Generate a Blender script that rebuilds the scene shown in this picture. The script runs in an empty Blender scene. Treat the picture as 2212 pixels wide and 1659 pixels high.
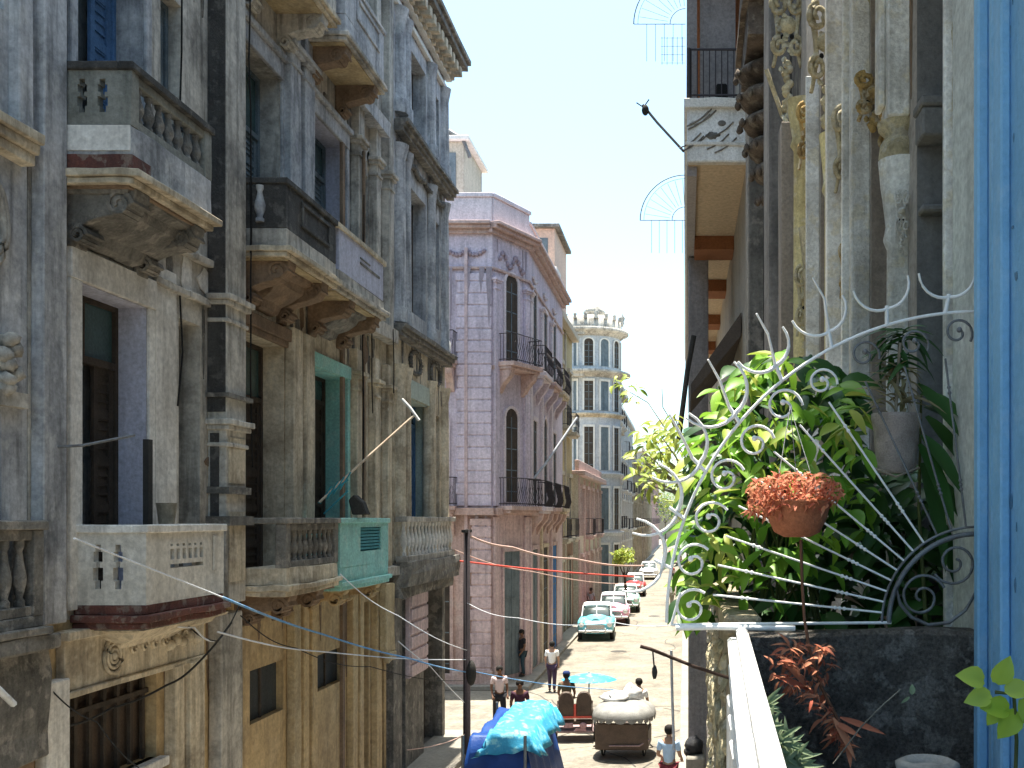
import bpy, bmesh, math, random
from mathutils import Vector, Matrix, noise as mnoise
R = math.radians; PI = math.pi
random.seed(7)
sc = bpy.context.scene
COL = sc.collection
# ------------------------------------------------------------------ camera
cam_d = bpy.data.cameras.new('camera'); cam = bpy.data.objects.new('camera', cam_d); COL.objects.link(cam)
cam.location = (0, 0, 0); cam.rotation_euler = (R(90), 0, 0)
cam_d.sensor_width = 36; cam_d.lens = 36 * 2250 / 2212
cam_d.shift_x = -(1480 - 1106) / 2212; cam_d.shift_y = (1120 - 829.5) / 2212
cam_d.clip_start = 0.05; cam_d.clip_end = 3000
sc.camera = cam
# ------------------------------------------------------------------ light
SV = Vector((-0.02, 0.13, 1.0)).normalized()          # towards the sun
elev = math.asin(SV.z); azim = math.atan2(SV.x, SV.y)
w = bpy.data.worlds.new('World'); sc.world = w; w.use_nodes = True
nt = w.node_tree; bg = nt.nodes['Background']
sky = nt.nodes.new('ShaderNodeTexSky'); sky.sky_type = 'NISHITA'; sky.sun_disc = False
sky.sun_elevation = elev; sky.sun_rotation = azim; sky.air_density = 1.0; sky.dust_density = 2.2; sky.ozone_density = 0.8
tint = nt.nodes.new('ShaderNodeMix'); tint.data_type = 'RGBA'; tint.blend_type = 'MULTIPLY'; tint.inputs[0].default_value = 1; tint.inputs[7].default_value = (.82, .95, .90, 1)
nt.links.new(sky.outputs[0], tint.inputs[6]); nt.links.new(tint.outputs[2], bg.inputs[0]); bg.inputs[1].default_value = 0.115
sd = bpy.data.lights.new('sun', 'SUN'); sd.energy = 3.6; sd.angle = R(0.53); sd.color = (1, .94, .82)
so = bpy.data.objects.new('sun', sd); COL.objects.link(so)
so.rotation_euler = (-SV).to_track_quat('-Z', 'Y').to_euler()
sc.view_settings.view_transform = 'Standard'; sc.view_settings.look = 'None'
sc.view_settings.exposure = 2.0; sc.view_settings.gamma = 1
sc.render.engine = 'CYCLES'
sc.cycles.max_bounces = 8; sc.cycles.diffuse_bounces = 5
# ------------------------------------------------------------------ helpers
H = 6.0                                                  # eye height above the road
def W(px, py, Y): return Vector(((px - 1480) / 2250 * Y, Y, (1120 - py) / 2250 * Y))
def UX(px, X): return X * 2250 / (px - 1480)             # depth where column px meets plane x = X
class MB:
    def __init__(s): s.v = []; s.f = []; s.sm = []
    def add(s, vs, fs, smooth=False):
        o = len(s.v); s.v += [tuple(v) for v in vs]
        for f in fs: s.f.append([i + o for i in f]); s.sm.append(smooth)
    def box(s, x0, x1, y0, y1, z0, z1):
        vs = [(x, y, z) for x in (x0, x1) for y in (y0, y1) for z in (z0, z1)]
        s.add(vs, [(0,1,3,2),(4,6,7,5),(0,4,5,1),(2,3,7,6),(0,2,6,4),(1,5,7,3)])
    def obox(s, c, ax, ay, az):
        vs = [c + ax*i + ay*j + az*k for i in (-1,1) for j in (-1,1) for k in (-1,1)]
        s.add(vs, [(0,1,3,2),(4,6,7,5),(0,4,5,1),(2,3,7,6),(0,2,6,4),(1,5,7,3)])
    def prism(s, pts, off, smooth=False):                # pts: 3D loop, off: extrusion vector
        n = len(pts); off = Vector(off); a = [Vector(p) for p in pts]
        s.add(a + [p + off for p in a], [list(range(n))[::-1], list(range(n, 2*n))] )
        o = len(s.v) - 2*n
        for i in range(n):
            j = (i+1) % n; s.f.append([o+i, o+j, o+n+j, o+n+i]); s.sm.append(smooth)
    def tube(s, path, r, n=6, closed=False, taper=None):
        P = [Vector(p) for p in path]; m = len(P); rings = []
        for i in range(m):
            a = P[i-1] if (i or closed) else P[i]; b = P[(i+1) % m] if (i < m-1 or closed) else P[i]
            t = (b - a).normalized()
            up = Vector((0,0,1)) if abs(t.z) < .9 else Vector((0,1,0))
            e1 = t.cross(up).normalized(); e2 = t.cross(e1)
            rr = (r if taper is None else r + (taper - r) * i / (m-1))
            rings.append([P[i] + (e1*math.cos(2*PI*k/n) + e2*math.sin(2*PI*k/n)) * rr for k in range(n)])
        vs = [v for q in rings for v in q]; fs = []
        for i in range(m if closed else m-1):
            j = (i+1) % m
            for k in range(n):
                l = (k+1) % n; fs.append((i*n+k, i*n+l, j*n+l, j*n+k))
        s.add(vs, fs, True)
        if not closed: s.add(rings[0], [list(range(n))]); s.add(rings[-1], [list(range(n))[::-1]])
    def lathe(s, c, prof, n=12, squash=1.0, axis='z', a0=0, a1=2*PI):
        c = Vector(c); full = abs(a1 - a0 - 2*PI) < 1e-4; m = n if full else n+1; vs = []
        for (r, z) in prof:
            for k in range(m):
                a = a0 + (a1-a0) * k / n; x, y = r*math.cos(a), r*math.sin(a)*squash
                vs.append(c + (Vector((x, y, z)) if axis == 'z' else Vector((z, x, y)) if axis == 'x' else Vector((x, z, y))))
        fs = []
        for i in range(len(prof)-1):
            for k in range(n):
                l = (k+1) % m if full else k+1
                fs.append((i*m+k, i*m+l, (i+1)*m+l, (i+1)*m+k))
        s.add(vs, fs, True)
        if full:
            if prof[0][0] > 1e-4: s.add(vs[:m], [list(range(m))[::-1]])
            if prof[-1][0] > 1e-4: s.add(vs[-m:], [list(range(m))])
    def ball(s, c, rx, ry, rz, n=10, m=7, rough=0, seed=0):
        c = Vector(c); vs = []
        for i in range(m+1):
            t = PI * i / m
            for k in range(n):
                a = 2*PI*k/n; d = Vector((math.sin(t)*math.cos(a), math.sin(t)*math.sin(a), math.cos(t)))
                f = 1 + rough * mnoise.noise(d*2.2 + Vector((seed, seed*.7, 0)))
                vs.append(c + Vector((d.x*rx, d.y*ry, d.z*rz)) * f)
        fs = [(i*n+k, (i+1)*n+k, (i+1)*n+(k+1) % n, i*n+(k+1) % n) for i in range(m) for k in range(n)]
        s.add(vs, fs, True)
    def build(s, name, mat, parent=None, bevel=0, rough=0, rlen=.25, rsub=2):
        if not s.v: return None
        off = Vector((0,0,0)); p = parent
        while p is not None: off += p.location; p = p.parent
        me = bpy.data.meshes.new(name)
        me.from_pydata([tuple(Vector(v) - off) for v in s.v], [], s.f)
        me.polygons.foreach_set('use_smooth', s.sm); me.update()
        bm = bmesh.new(); bm.from_mesh(me)
        bmesh.ops.recalc_face_normals(bm, faces=bm.faces)
        if rough:
            for _ in range(rsub):
                es = [e for e in bm.edges if e.calc_length() > rlen]
                if es: bmesh.ops.subdivide_edges(bm, edges=es, cuts=1, use_grid_fill=True)
            for v in bm.verts:
                q = v.co * 3.1 + Vector((11.3, 4.1, 7.7))
                v.co += Vector((mnoise.noise(q), mnoise.noise(q + Vector((31, 0, 0))), mnoise.noise(q + Vector((0, 57, 0))))) * rough
                q2 = v.co * 11; v.co += Vector((mnoise.noise(q2), mnoise.noise(q2 + Vector((13, 0, 0))), mnoise.noise(q2 + Vector((0, 17, 0))))) * rough * .4
        bm.to_mesh(me); bm.free()
        o = bpy.data.objects.new(name, me); COL.objects.link(o)
        if mat: me.materials.append(mat)
        if parent is not None: o.parent = parent
        if bevel:
            b = o.modifiers.new('b', 'BEVEL'); b.width = bevel; b.segments = 1; b.limit_method = 'ANGLE'; b.angle_limit = R(40)
        return o
def tag(o, label=None, cat=None, group=None, kind=None):
    if label: o['label'] = label
    if cat: o['category'] = cat
    if group: o['group'] = group
    if kind: o['kind'] = kind
    return o
def thing(name, loc, label, cat, group=None, rz=0):
    o = bpy.data.objects.new(name, None); COL.objects.link(o); o.location = loc; o.rotation_euler = (0, 0, rz)
    o.empty_display_size = .2
    return tag(o, label, cat, group)
# local facade frame: u along the wall, d outwards, z up
class Fr:
    def __init__(s, ox, oy, t, n): s.o = Vector((ox, oy, 0)); s.t = Vector((t[0], t[1], 0)).normalized(); s.n = Vector((n[0], n[1], 0)).normalized()
    def p(s, u, d, z): return s.o + s.t*u + s.n*d + Vector((0, 0, z))
    def box(s, mb, u0, u1, z0, z1, d0, d1):
        vs = [s.p(u, d, z) for u in (u0, u1) for d in (d0, d1) for z in (z0, z1)]
        mb.add(vs, [(0,1,3,2),(4,6,7,5),(0,4,5,1),(2,3,7,6),(0,2,6,4),(1,5,7,3)])
    def wall(s, mb, u0, u1, z0, z1, d0, d1, holes):
        us = sorted({u0, u1} | {min(max(x, u0), u1) for h in holes for x in h[:2]})
        zs = sorted({z0, z1} | {min(max(x, z0), z1) for h in holes for x in h[2:4]})
        def full(i, j):
            if i < 0 or j < 0 or i >= len(us)-1 or j >= len(zs)-1: return False
            cu, cz = (us[i]+us[i+1])/2, (zs[j]+zs[j+1])/2
            return not any(h[0] < cu < h[1] and h[2] < cz < h[3] for h in holes)
        q = lambda a, b, c, d: mb.add([a, b, c, d], [(0, 1, 2, 3)])
        for i in range(len(us)-1):
            for j in range(len(zs)-1):
                if not full(i, j): continue
                a, b, c, e = us[i], us[i+1], zs[j], zs[j+1]
                q(s.p(a,d1,c), s.p(b,d1,c), s.p(b,d1,e), s.p(a,d1,e)); q(s.p(a,d0,c), s.p(a,d0,e), s.p(b,d0,e), s.p(b,d0,c))
                if not full(i-1, j): q(s.p(a,d0,c), s.p(a,d1,c), s.p(a,d1,e), s.p(a,d0,e))
                if not full(i+1, j): q(s.p(b,d0,c), s.p(b,d0,e), s.p(b,d1,e), s.p(b,d1,c))
                if not full(i, j-1): q(s.p(a,d0,c), s.p(b,d0,c), s.p(b,d1,c), s.p(a,d1,c))
                if not full(i, j+1): q(s.p(a,d0,e), s.p(a,d1,e), s.p(b,d1,e), s.p(b,d0,e))
def weld(o):
    bm = bmesh.new(); bm.from_mesh(o.data); bmesh.ops.remove_doubles(bm, verts=bm.verts, dist=1e-4)
    bmesh.ops.recalc_face_normals(bm, faces=bm.faces); bm.to_mesh(o.data); bm.free(); return o
# ------------------------------------------------------------------ materials
_m = {}
def mat(name, col, dark=None, amt=.5, scale=1.2, streak=.4, rough=.9, bump=.35, metal=0, spec=.3, fine=.25, third=None, tamt=.35):
    if name in _m: return _m[name]
    m = bpy.data.materials.new(name); m.use_nodes = True; t = m.node_tree; N = t.nodes; L = t.links
    b = N['Principled BSDF']; b.inputs['Roughness'].default_value = rough; b.inputs['Metallic'].default_value = metal
    b.inputs['Specular IOR Level'].default_value = spec
    if dark is None: dark = tuple(c * .45 for c in col)
    co = N.new('ShaderNodeTexCoord'); seedv = (sum(ord(c) for c in name) % 37) * 1.7
    mp = N.new('ShaderNodeMapping'); mp.inputs['Location'].default_value = (seedv, seedv*.3, 0); L.new(co.outputs['Object'], mp.inputs[0])
    def ramp(src, a, c):
        r = N.new('ShaderNodeMapRange'); r.inputs[1].default_value = a; r.inputs[2].default_value = c; L.new(src, r.inputs[0]); return r.outputs[0]
    def mix(f, a, c, blend='MIX'):
        x = N.new('ShaderNodeMix'); x.data_type = 'RGBA'; x.blend_type = blend
        if isinstance(f, float): x.inputs[0].default_value = f
        else: L.new(f, x.inputs[0])
        for i, v in ((6, a), (7, c)):
            if isinstance(v, tuple): x.inputs[i].default_value = (*v, 1)
            else: L.new(v, x.inputs[i])
        return x.outputs[2]
    def mul(a, v):
        x = N.new('ShaderNodeMath'); x.operation = 'MULTIPLY'; L.new(a, x.inputs[0]); x.inputs[1].default_value = v; return x.outputs[0]
    n1 = N.new('ShaderNodeTexNoise'); n1.inputs['Scale'].default_value = scale; n1.inputs['Detail'].default_value = 9; n1.inputs['Roughness'].default_value = .68; L.new(mp.outputs[0], n1.inputs[0])
    c = mix(mul(ramp(n1.outputs[0], .42, .68), amt), col, dark)
    if third:
        n4 = N.new('ShaderNodeTexNoise'); n4.inputs['Scale'].default_value = scale*2.3; n4.inputs['Detail'].default_value = 6; n4.inputs['Roughness'].default_value = .6
        mp4 = N.new('ShaderNodeMapping'); mp4.inputs['Location'].default_value = (seedv+9, 5, 3); L.new(co.outputs['Object'], mp4.inputs[0]); L.new(mp4.outputs[0], n4.inputs[0])
        c = mix(mul(ramp(n4.outputs[0], .53, .6), tamt), c, third)
    if streak:
        ms = N.new('ShaderNodeMapping'); ms.inputs['Scale'].default_value = (5, 5, .45); L.new(co.outputs['Object'], ms.inputs[0])
        n2 = N.new('ShaderNodeTexNoise'); n2.inputs['Scale'].default_value = 1.3; n2.inputs['Detail'].default_value = 7; n2.inputs['Roughness'].default_value = .65; L.new(ms.outputs[0], n2.inputs[0])
        c = mix(mul(ramp(n2.outputs[0], .48, .72), streak), c, tuple(x*.5 for x in dark))
    n3 = N.new('ShaderNodeTexNoise'); n3.inputs['Scale'].default_value = scale*14; n3.inputs['Detail'].default_value = 5; n3.inputs['Roughness'].default_value = .7; L.new(mp.outputs[0], n3.inputs[0])
    if fine:
        g = N.new('ShaderNodeMapRange'); g.inputs[1].default_value = .3; g.inputs[2].default_value = .7; g.inputs[3].default_value = 1-fine; g.inputs[4].default_value = 1+fine; L.new(n3.outputs[0], g.inputs[0])
        x = N.new('ShaderNodeMix'); x.data_type = 'RGBA'; x.blend_type = 'MULTIPLY'; x.inputs[0].default_value = 1
        L.new(c, x.inputs[6]); L.new(g.outputs[0], x.inputs[7]); c = x.outputs[2]
    L.new(c, b.inputs['Base Color'])
    if bump:
        bp = N.new('ShaderNodeBump'); bp.inputs['Strength'].default_value = bump; bp.inputs['Distance'].default_value = .03
        ad = N.new('ShaderNodeMath'); ad.operation = 'ADD'; L.new(n3.outputs[0], ad.inputs[0]); L.new(n1.outputs[0], ad.inputs[1])
        L.new(ad.outputs[0], bp.inputs['Height']); L.new(bp.outputs[0], b.inputs['Normal'])
    _m[name] = m; return m
GREY   = mat('weathered_grey_stucco', (.56,.52,.455), (.15,.14,.125), .95, .9, .8, third=(.68,.63,.55))
GREYB  = mat('blue_grey_stucco', (.50,.50,.51), (.15,.155,.165), .95, 1.1, .75, third=(.62,.61,.58))
CREAM  = mat('old_cream_stucco', (.64,.55,.41), (.23,.185,.13), .9, 1.1, .7, third=(.74,.67,.54))
PALE   = mat('pale_painted_stucco', (.74,.71,.66), (.42,.38,.33), .7, .9, .5, third=(.79,.77,.72))
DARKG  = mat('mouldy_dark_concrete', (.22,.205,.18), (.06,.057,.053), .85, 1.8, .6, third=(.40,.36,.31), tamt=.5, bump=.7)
TAN    = mat('ochre_tan_stucco', (.56,.41,.22), (.31,.22,.125), .75, .8, .55, third=(.62,.48,.29))
OCHRE  = mat('ochre_soffit_plaster', (.50,.39,.23), (.24,.18,.11), .7, 1.3, .35, third=(.58,.48,.32))
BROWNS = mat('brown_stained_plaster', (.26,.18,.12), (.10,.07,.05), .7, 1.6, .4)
RED    = mat('flaking_red_oxide_band', (.16,.06,.045), (.07,.04,.035), .8, 3, .5, third=(.27,.22,.18), tamt=.6)
LILAC  = mat('lilac_limewash', (.52,.52,.62), (.34,.34,.41), .5, 1.2, .35)
LILACL = mat('light_lilac_door_paint', (.50,.53,.68), (.36,.38,.5), .4, 1, .2, rough=.6)
AQUA   = mat('aqua_limewash', (.32,.62,.56), (.22,.40,.37), .6, 1.5, .3, third=(.5,.64,.56))
TEAL   = mat('teal_paint', (.08,.30,.34), (.04,.17,.2), .5, 2, .2)
BLUED  = mat('faded_blue_door_paint', (.10,.20,.36), (.04,.08,.15), .5, 2, .3)
WOODD  = mat('dark_weathered_wood', (.075,.058,.045), (.03,.025,.02), .7, 3, .6)
WOODG  = mat('grey_blue_wood', (.16,.20,.22), (.07,.09,.10), .6, 3, .6)
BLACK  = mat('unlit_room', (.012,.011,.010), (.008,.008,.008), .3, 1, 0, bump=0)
GLASSG = mat('dull_green_pane', (.06,.11,.11), (.03,.05,.05), .5, 2, .2, rough=.25, bump=0, spec=.6)
WHITEL = mat('white_plaster_edge', (.72,.70,.65), (.45,.42,.37), .4, 3, .2)
PINK   = mat('pink_stucco', (.60,.46,.46), (.38,.29,.30), .75, .7, .55, third=(.66,.54,.52))
PINKL  = mat('lilac_pink_stucco', (.62,.54,.62), (.42,.37,.43), .7, .8, .5, third=(.68,.61,.66))
SALMON = mat('salmon_stucco', (.54,.39,.35), (.34,.24,.22), .6, .9, .5, third=(.6,.5,.46))
PINKW  = mat('chalky_pink_white', (.68,.60,.62), (.48,.42,.44), .5, 1.3, .3)
PEACH  = mat('peach_render', (.62,.43,.33), (.5,.34,.26), .4, .6, .2)
BEIGE  = mat('beige_render', (.50,.44,.35), (.33,.29,.23), .5, .8, .4)
BLUW   = mat('pale_blue_render', (.50,.52,.54), (.33,.35,.37), .5, .6, .4, third=(.6,.61,.6))
YELB   = mat('yellow_ochre_render', (.48,.38,.2), (.28,.22,.12), .6, .8, .4)
IRON   = mat('black_iron', (.045,.04,.045), (.05,.03,.02), .4, 6, 0, rough=.6)
IRONW  = mat('silver_painted_iron', (.88,.89,.88), (.55,.50,.44), .3, 8, 0, rough=.4, bump=.1, fine=.05)
IRONG  = mat('grey_painted_iron', (.20,.21,.22), (.10,.08,.07), .6, 16, 0, rough=.5, metal=.3, bump=.2)
ASPH   = mat('worn_pale_road', (.24,.215,.175), (.125,.112,.094), .9, .6, 0, fine=.28, bump=.8, third=(.30,.27,.22))
PAVE   = mat('pavement_concrete', (.30,.275,.235), (.18,.165,.145), .7, .8, 0, fine=.2)
WHITEP = mat('white_gloss_paint', (.80,.80,.79), (.50,.46,.40), .7, 9, .2, rough=.5, bump=.35, fine=.08)
BLUEP  = mat('bright_blue_paint', (.24,.50,.76), (.16,.38,.62), .7, 3.5, .3, rough=.55, bump=.25, fine=.08, third=(.36,.58,.78))
STONED = mat('damp_dark_stone', (.19,.165,.14), (.05,.045,.04), .9, 6, .6, bump=1, fine=.6, third=(.36,.33,.29), tamt=.6)
ORN    = mat('peeling_yellow_stucco', (.74,.65,.42), (.24,.18,.10), .9, 5.5, .5, third=(.84,.82,.76), bump=.9)
ORNY   = mat('ochre_stained_stucco', (.70,.48,.18), (.24,.15,.07), .9, 6, .4, third=(.76,.68,.5), tamt=.7, bump=.9)
WALLG  = mat('flat_grey_wall', (.44,.40,.355), (.28,.25,.22), .7, 2, .5)
WHITEO = mat('cracked_whitewash', (.86,.86,.82), (.36,.33,.28), .75, 3.2, .6, bump=.6, third=(.72,.64,.44), tamt=.5)
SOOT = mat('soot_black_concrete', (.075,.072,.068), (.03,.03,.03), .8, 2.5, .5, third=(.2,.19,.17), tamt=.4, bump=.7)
# ================================================================== SETTING
def road_sheet(name, mats, x0, x1, y0, y1, z, nx=2, ny=2):
    mb = MB(); mb.add([(x0,y0,z),(x1,y0,z),(x1,y1,z),(x0,y1,z)], [(0,1,2,3)])
    return tag(mb.build(name, mats), kind='structure')
road_sheet('ground', ASPH, -900, 900, -60, 1600, -H-.02)
road_sheet('road', ASPH, -5.45, -.15, -25, 700, -H)
road_sheet('cross_street', ASPH, -70, -5.45, 29.2, 36.2, -H-.006)
mb = MB(); mb.box(-6.8, -5.45, -20, 28.9, -H-.02, -H+.14); mb.box(-6.8, -5.45, 36.4, 300, -H-.02, -H+.14); mb.box(-60, -6.8, 36.4, 37.6, -H-.02, -H+.14)
tag(mb.build('pavement_left', PAVE, bevel=.02), kind='structure')
mb = MB(); mb.box(-.15, 1.3, -20, 300, -H-.02, -H+.14)
tag(mb.build('pavement_right', PAVE, bevel=.02), kind='structure')
# patches and cracks in the road are thin worn slabs
mb = MB()
for i in range(26):
    y = random.uniform(24, 120); x = random.uniform(-5.2, -.6); a = random.uniform(.3, 1.1); b = random.uniform(.4, 2.4)
    pts = []
    for k in range(9):
        t = 2*PI*k/9; q = random.uniform(.75, 1.15); pts.append((x + a*q*math.cos(t), y + b*q*math.sin(t), -H + .004 + i*.00012))
    mb.add(pts, [list(range(9))])
tag(mb.build('road_patches', mat('road_patch_grey', (.22,.205,.18), (.15,.14,.125), .7, 1.5, 0)), kind='structure')

mb = MB(); random.seed(77)
for k in range(34):
    x, y = random.uniform(-5.2, -.5), random.uniform(20, 95); a = random.choice((0, 0, PI/2))+random.gauss(0,.3); P = []
    for j in range(random.randint(5, 12)): P.append((x, y)); a += random.gauss(0,.35); x += .4*math.cos(a); y += .55*math.sin(a)
    for j in range(len(P)-1):
        d = Vector((P[j+1][0]-P[j][0], P[j+1][1]-P[j][1])).normalized()*.02; mb.add([(P[j][0]-d.y, P[j][1]+d.x, -H+.009), (P[j][0]+d.y, P[j][1]-d.x, -H+.009), (P[j+1][0]+d.y, P[j+1][1]-d.x, -H+.009), (P[j+1][0]-d.y, P[j+1][1]+d.x, -H+.009)], [(0,1,2,3)])
tag(mb.build('road_cracks', mat('tar_seal', (.09,.085,.08), (.06,.055,.05))), kind='structure')
for (x, y) in ((-2.4, 33), (-3.0, 47), (-1.9, 64)):
    mb = MB(); mb.lathe((x, y, -H), [(.36,.0),(.36,.012),(.3,.014),(.0,.012)], 20); tag(mb.build('manhole_cover', mat('cast_iron_cover', (.08,.075,.07))), {33:'round iron manhole cover just beyond the pedicabs',47:'round iron manhole cover before the turquoise car',64:'round iron manhole cover beside the pink car'}[y], 'manhole cover')
# ================================================================== FACADE KIT
def door(F, par, u0, u1, z0, z1, rec, wood, leaves=2, transom=.0, glass=BLACK, pn='door', openf=None, grid=False):
    mb = MB(); fw = .07
    F.box(mb, u0, u0+fw, z0, z1, -rec-.05, -rec+.03); F.box(mb, u1-fw, u1, z0, z1, -rec-.05, -rec+.03)
    F.box(mb, u0+fw, u1-fw, z1-fw, z1, -rec-.05, -rec+.03)
    zt = z1 - fw
    if transom:
        F.box(mb, u0+fw, u1-fw, z1-transom-.05, z1-transom+.04, -rec-.05, -rec+.04); zt = z1-transom-.05
        F.box(mb, (u0+u1)/2-.03, (u0+u1)/2+.03, z1-transom+.04, z1-fw, -rec-.04, -rec+.01)
    d = mb.build(pn, wood, par, bevel=.006)
    lw = (u1-u0-2*fw)/leaves; l = MB()
    for i in range(leaves):
        if openf is not None and i in openf: continue
        a, b = u0+fw+lw*i+.01, u0+fw+lw*(i+1)-.01
        F.box(l, a, a+.09, z0, zt, -rec-.04, -rec); F.box(l, b-.09, b, z0, zt, -rec-.04, -rec)
        n = 5
        for k in range(n+1):
            z = z0 + (zt-z0)*k/n; F.box(l, a+.09, b-.09, max(z0, z-.05), min(zt, z+.05), -rec-.037, -rec-.003)
        for k in range(n*5):
            z = z0 + (zt-z0)*(k+.5)/(n*5); F.box(l, a+.09, b-.09, z-.015, z+.015, -rec-.03, -rec-.012)
        F.box(l, a+.09, b-.09, z0, zt, -rec-.038, -rec-.03)
    l.build('leaf', wood, d, bevel=0)
    if transom:
        g = MB(); F.box(g, u0+fw, u1-fw, z1-transom+.04, z1-fw, -rec-.035, -rec-.02); g.build('pane', GLASSG, d)
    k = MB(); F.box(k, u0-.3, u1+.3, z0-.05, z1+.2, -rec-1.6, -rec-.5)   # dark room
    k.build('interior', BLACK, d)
    return d
def lining(F, par, u0, u1, z0, z1, rec, m, head=True, name='reveal'):
    mb = MB(); t = .012
    F.box(mb, u1-t, u1-.002, z0, z1-.002, -rec, .004); F.box(mb, u0+.002, u0+t, z0, z1-.002, -rec, .004)
    if head: F.box(mb, u0+t, u1-t, z1-t, z1-.002, -rec, .004)
    return mb.build(name, m, par)
def pilaster(F, par, u0, u1, z0, z1, d, m, cap=None, name='pilaster', rough=.012, base=None, flutes=0):
    mb = MB(); F.box(mb, u0, u1, z0, z1, 0, d)
    o = mb.build(name, m, par, bevel=.012, rough=rough, rlen=.5)
    if cap is not None:
        for zc in cap:
            c = MB(); F.box(c, u0-.05, u1+.05, zc-.10, zc-.03, 0, d+.06); F.box(c, u0-.09, u1+.09, zc-.03, zc+.05, 0, d+.1)
            F.box(c, u0-.03, u1+.03, zc-.34, zc-.28, 0, d+.03)
            c.build('capital', m, o, bevel=.01, rough=.008, rlen=.3)
    if flutes:
        f = MB(); wd = (u1-u0)/(flutes*2+1)
        for k in range(flutes): F.box(f, u0+wd*(2*k+1), u0+wd*(2*k+2), z0+.4, z1-.5, d, d+.03)
        f.build('reed', m, o, bevel=.008)
    return o
def ledge(F, par, u0, u1, z, h, d, m, name='ledge', rough=.02, steps=3):
    mb = MB()
    for k in range(steps):
        a = k/steps; F.box(mb, u0-.0, u1+.0, z+h*a, z+h*(k+1)/steps, 0, d*(.45+.55*(k+1)/steps))
    return mb.build(name, m, par, bevel=.01, rough=rough, rlen=.45)
def scroll(F, mb, u0, u1, d, z, r, turns=1.6, thick=.035):
    c0 = []; n = 16
    for k in range(n+1):
        t = k/n; a = t*turns*2*PI; rr = r*(1-.75*t); c0.append((d + rr*math.cos(a), z + rr*math.sin(a)))
    for k in range(n):
        (d0, z0), (d1, z1) = c0[k], c0[k+1]; v = Vector((d1-d0, z1-z0)); nn = Vector((-v.y, v.x)).normalized()*thick*.5
        P = [F.p(u0, d0-nn.x, z0-nn.y), F.p(u0, d1-nn.x, z1-nn.y), F.p(u0, d1+nn.x, z1+nn.y), F.p(u0, d0+nn.x, z0+nn.y)]
        mb.prism(P, F.t*(u1-u0))
def bracket(F, par, uc, w, z, dep, h, m, mside=None):
    mb = MB(); pts = []; n = 14                           # ogee console
    for k in range(n+1):
        t = k/n
        d = dep*(1-t)**.8 * (1 - .0) if t < .5 else dep*(1-t)**.8
        d = dep*.92*(.5+.5*math.cos(PI*t)) + .07; zz = z - h*(t + .10*math.sin(2*PI*t)); pts.append((d, zz))
    P = [F.p(uc-w/2, 0, z)] + [F.p(uc-w/2, d, zz) for d, zz in pts] + [F.p(uc-w/2, 0, z-h)]
    mb.prism(P, F.t*w)
    o = mb.build('bracket', m, par, bevel=.01, rough=.012, rlen=.3)
    s = MB(); scroll(F, s, uc-w/2-.025, uc+w/2+.025, dep*.78, z-.17, .15); scroll(F, s, uc-w/2-.02, uc+w/2+.02, .14, z-h+.12, .10)
    for k in range(0):
        t = .18 + k*.14; d = dep*.92*(.5+.5*math.cos(PI*t)) + .09; s.ball(F.p(uc, d, z-h*(t+.10*math.sin(2*PI*t))), w*.33, w*.33, .06, 8, 5)
    s.build('scroll', m, o, rough=.004)
    return o
BAL = [(.05,0),(.05,.05),(.03,.08),(.062,.2),(.066,.27),(.04,.40),(.028,.5),(.045,.54),(.045,.6)]
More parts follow.
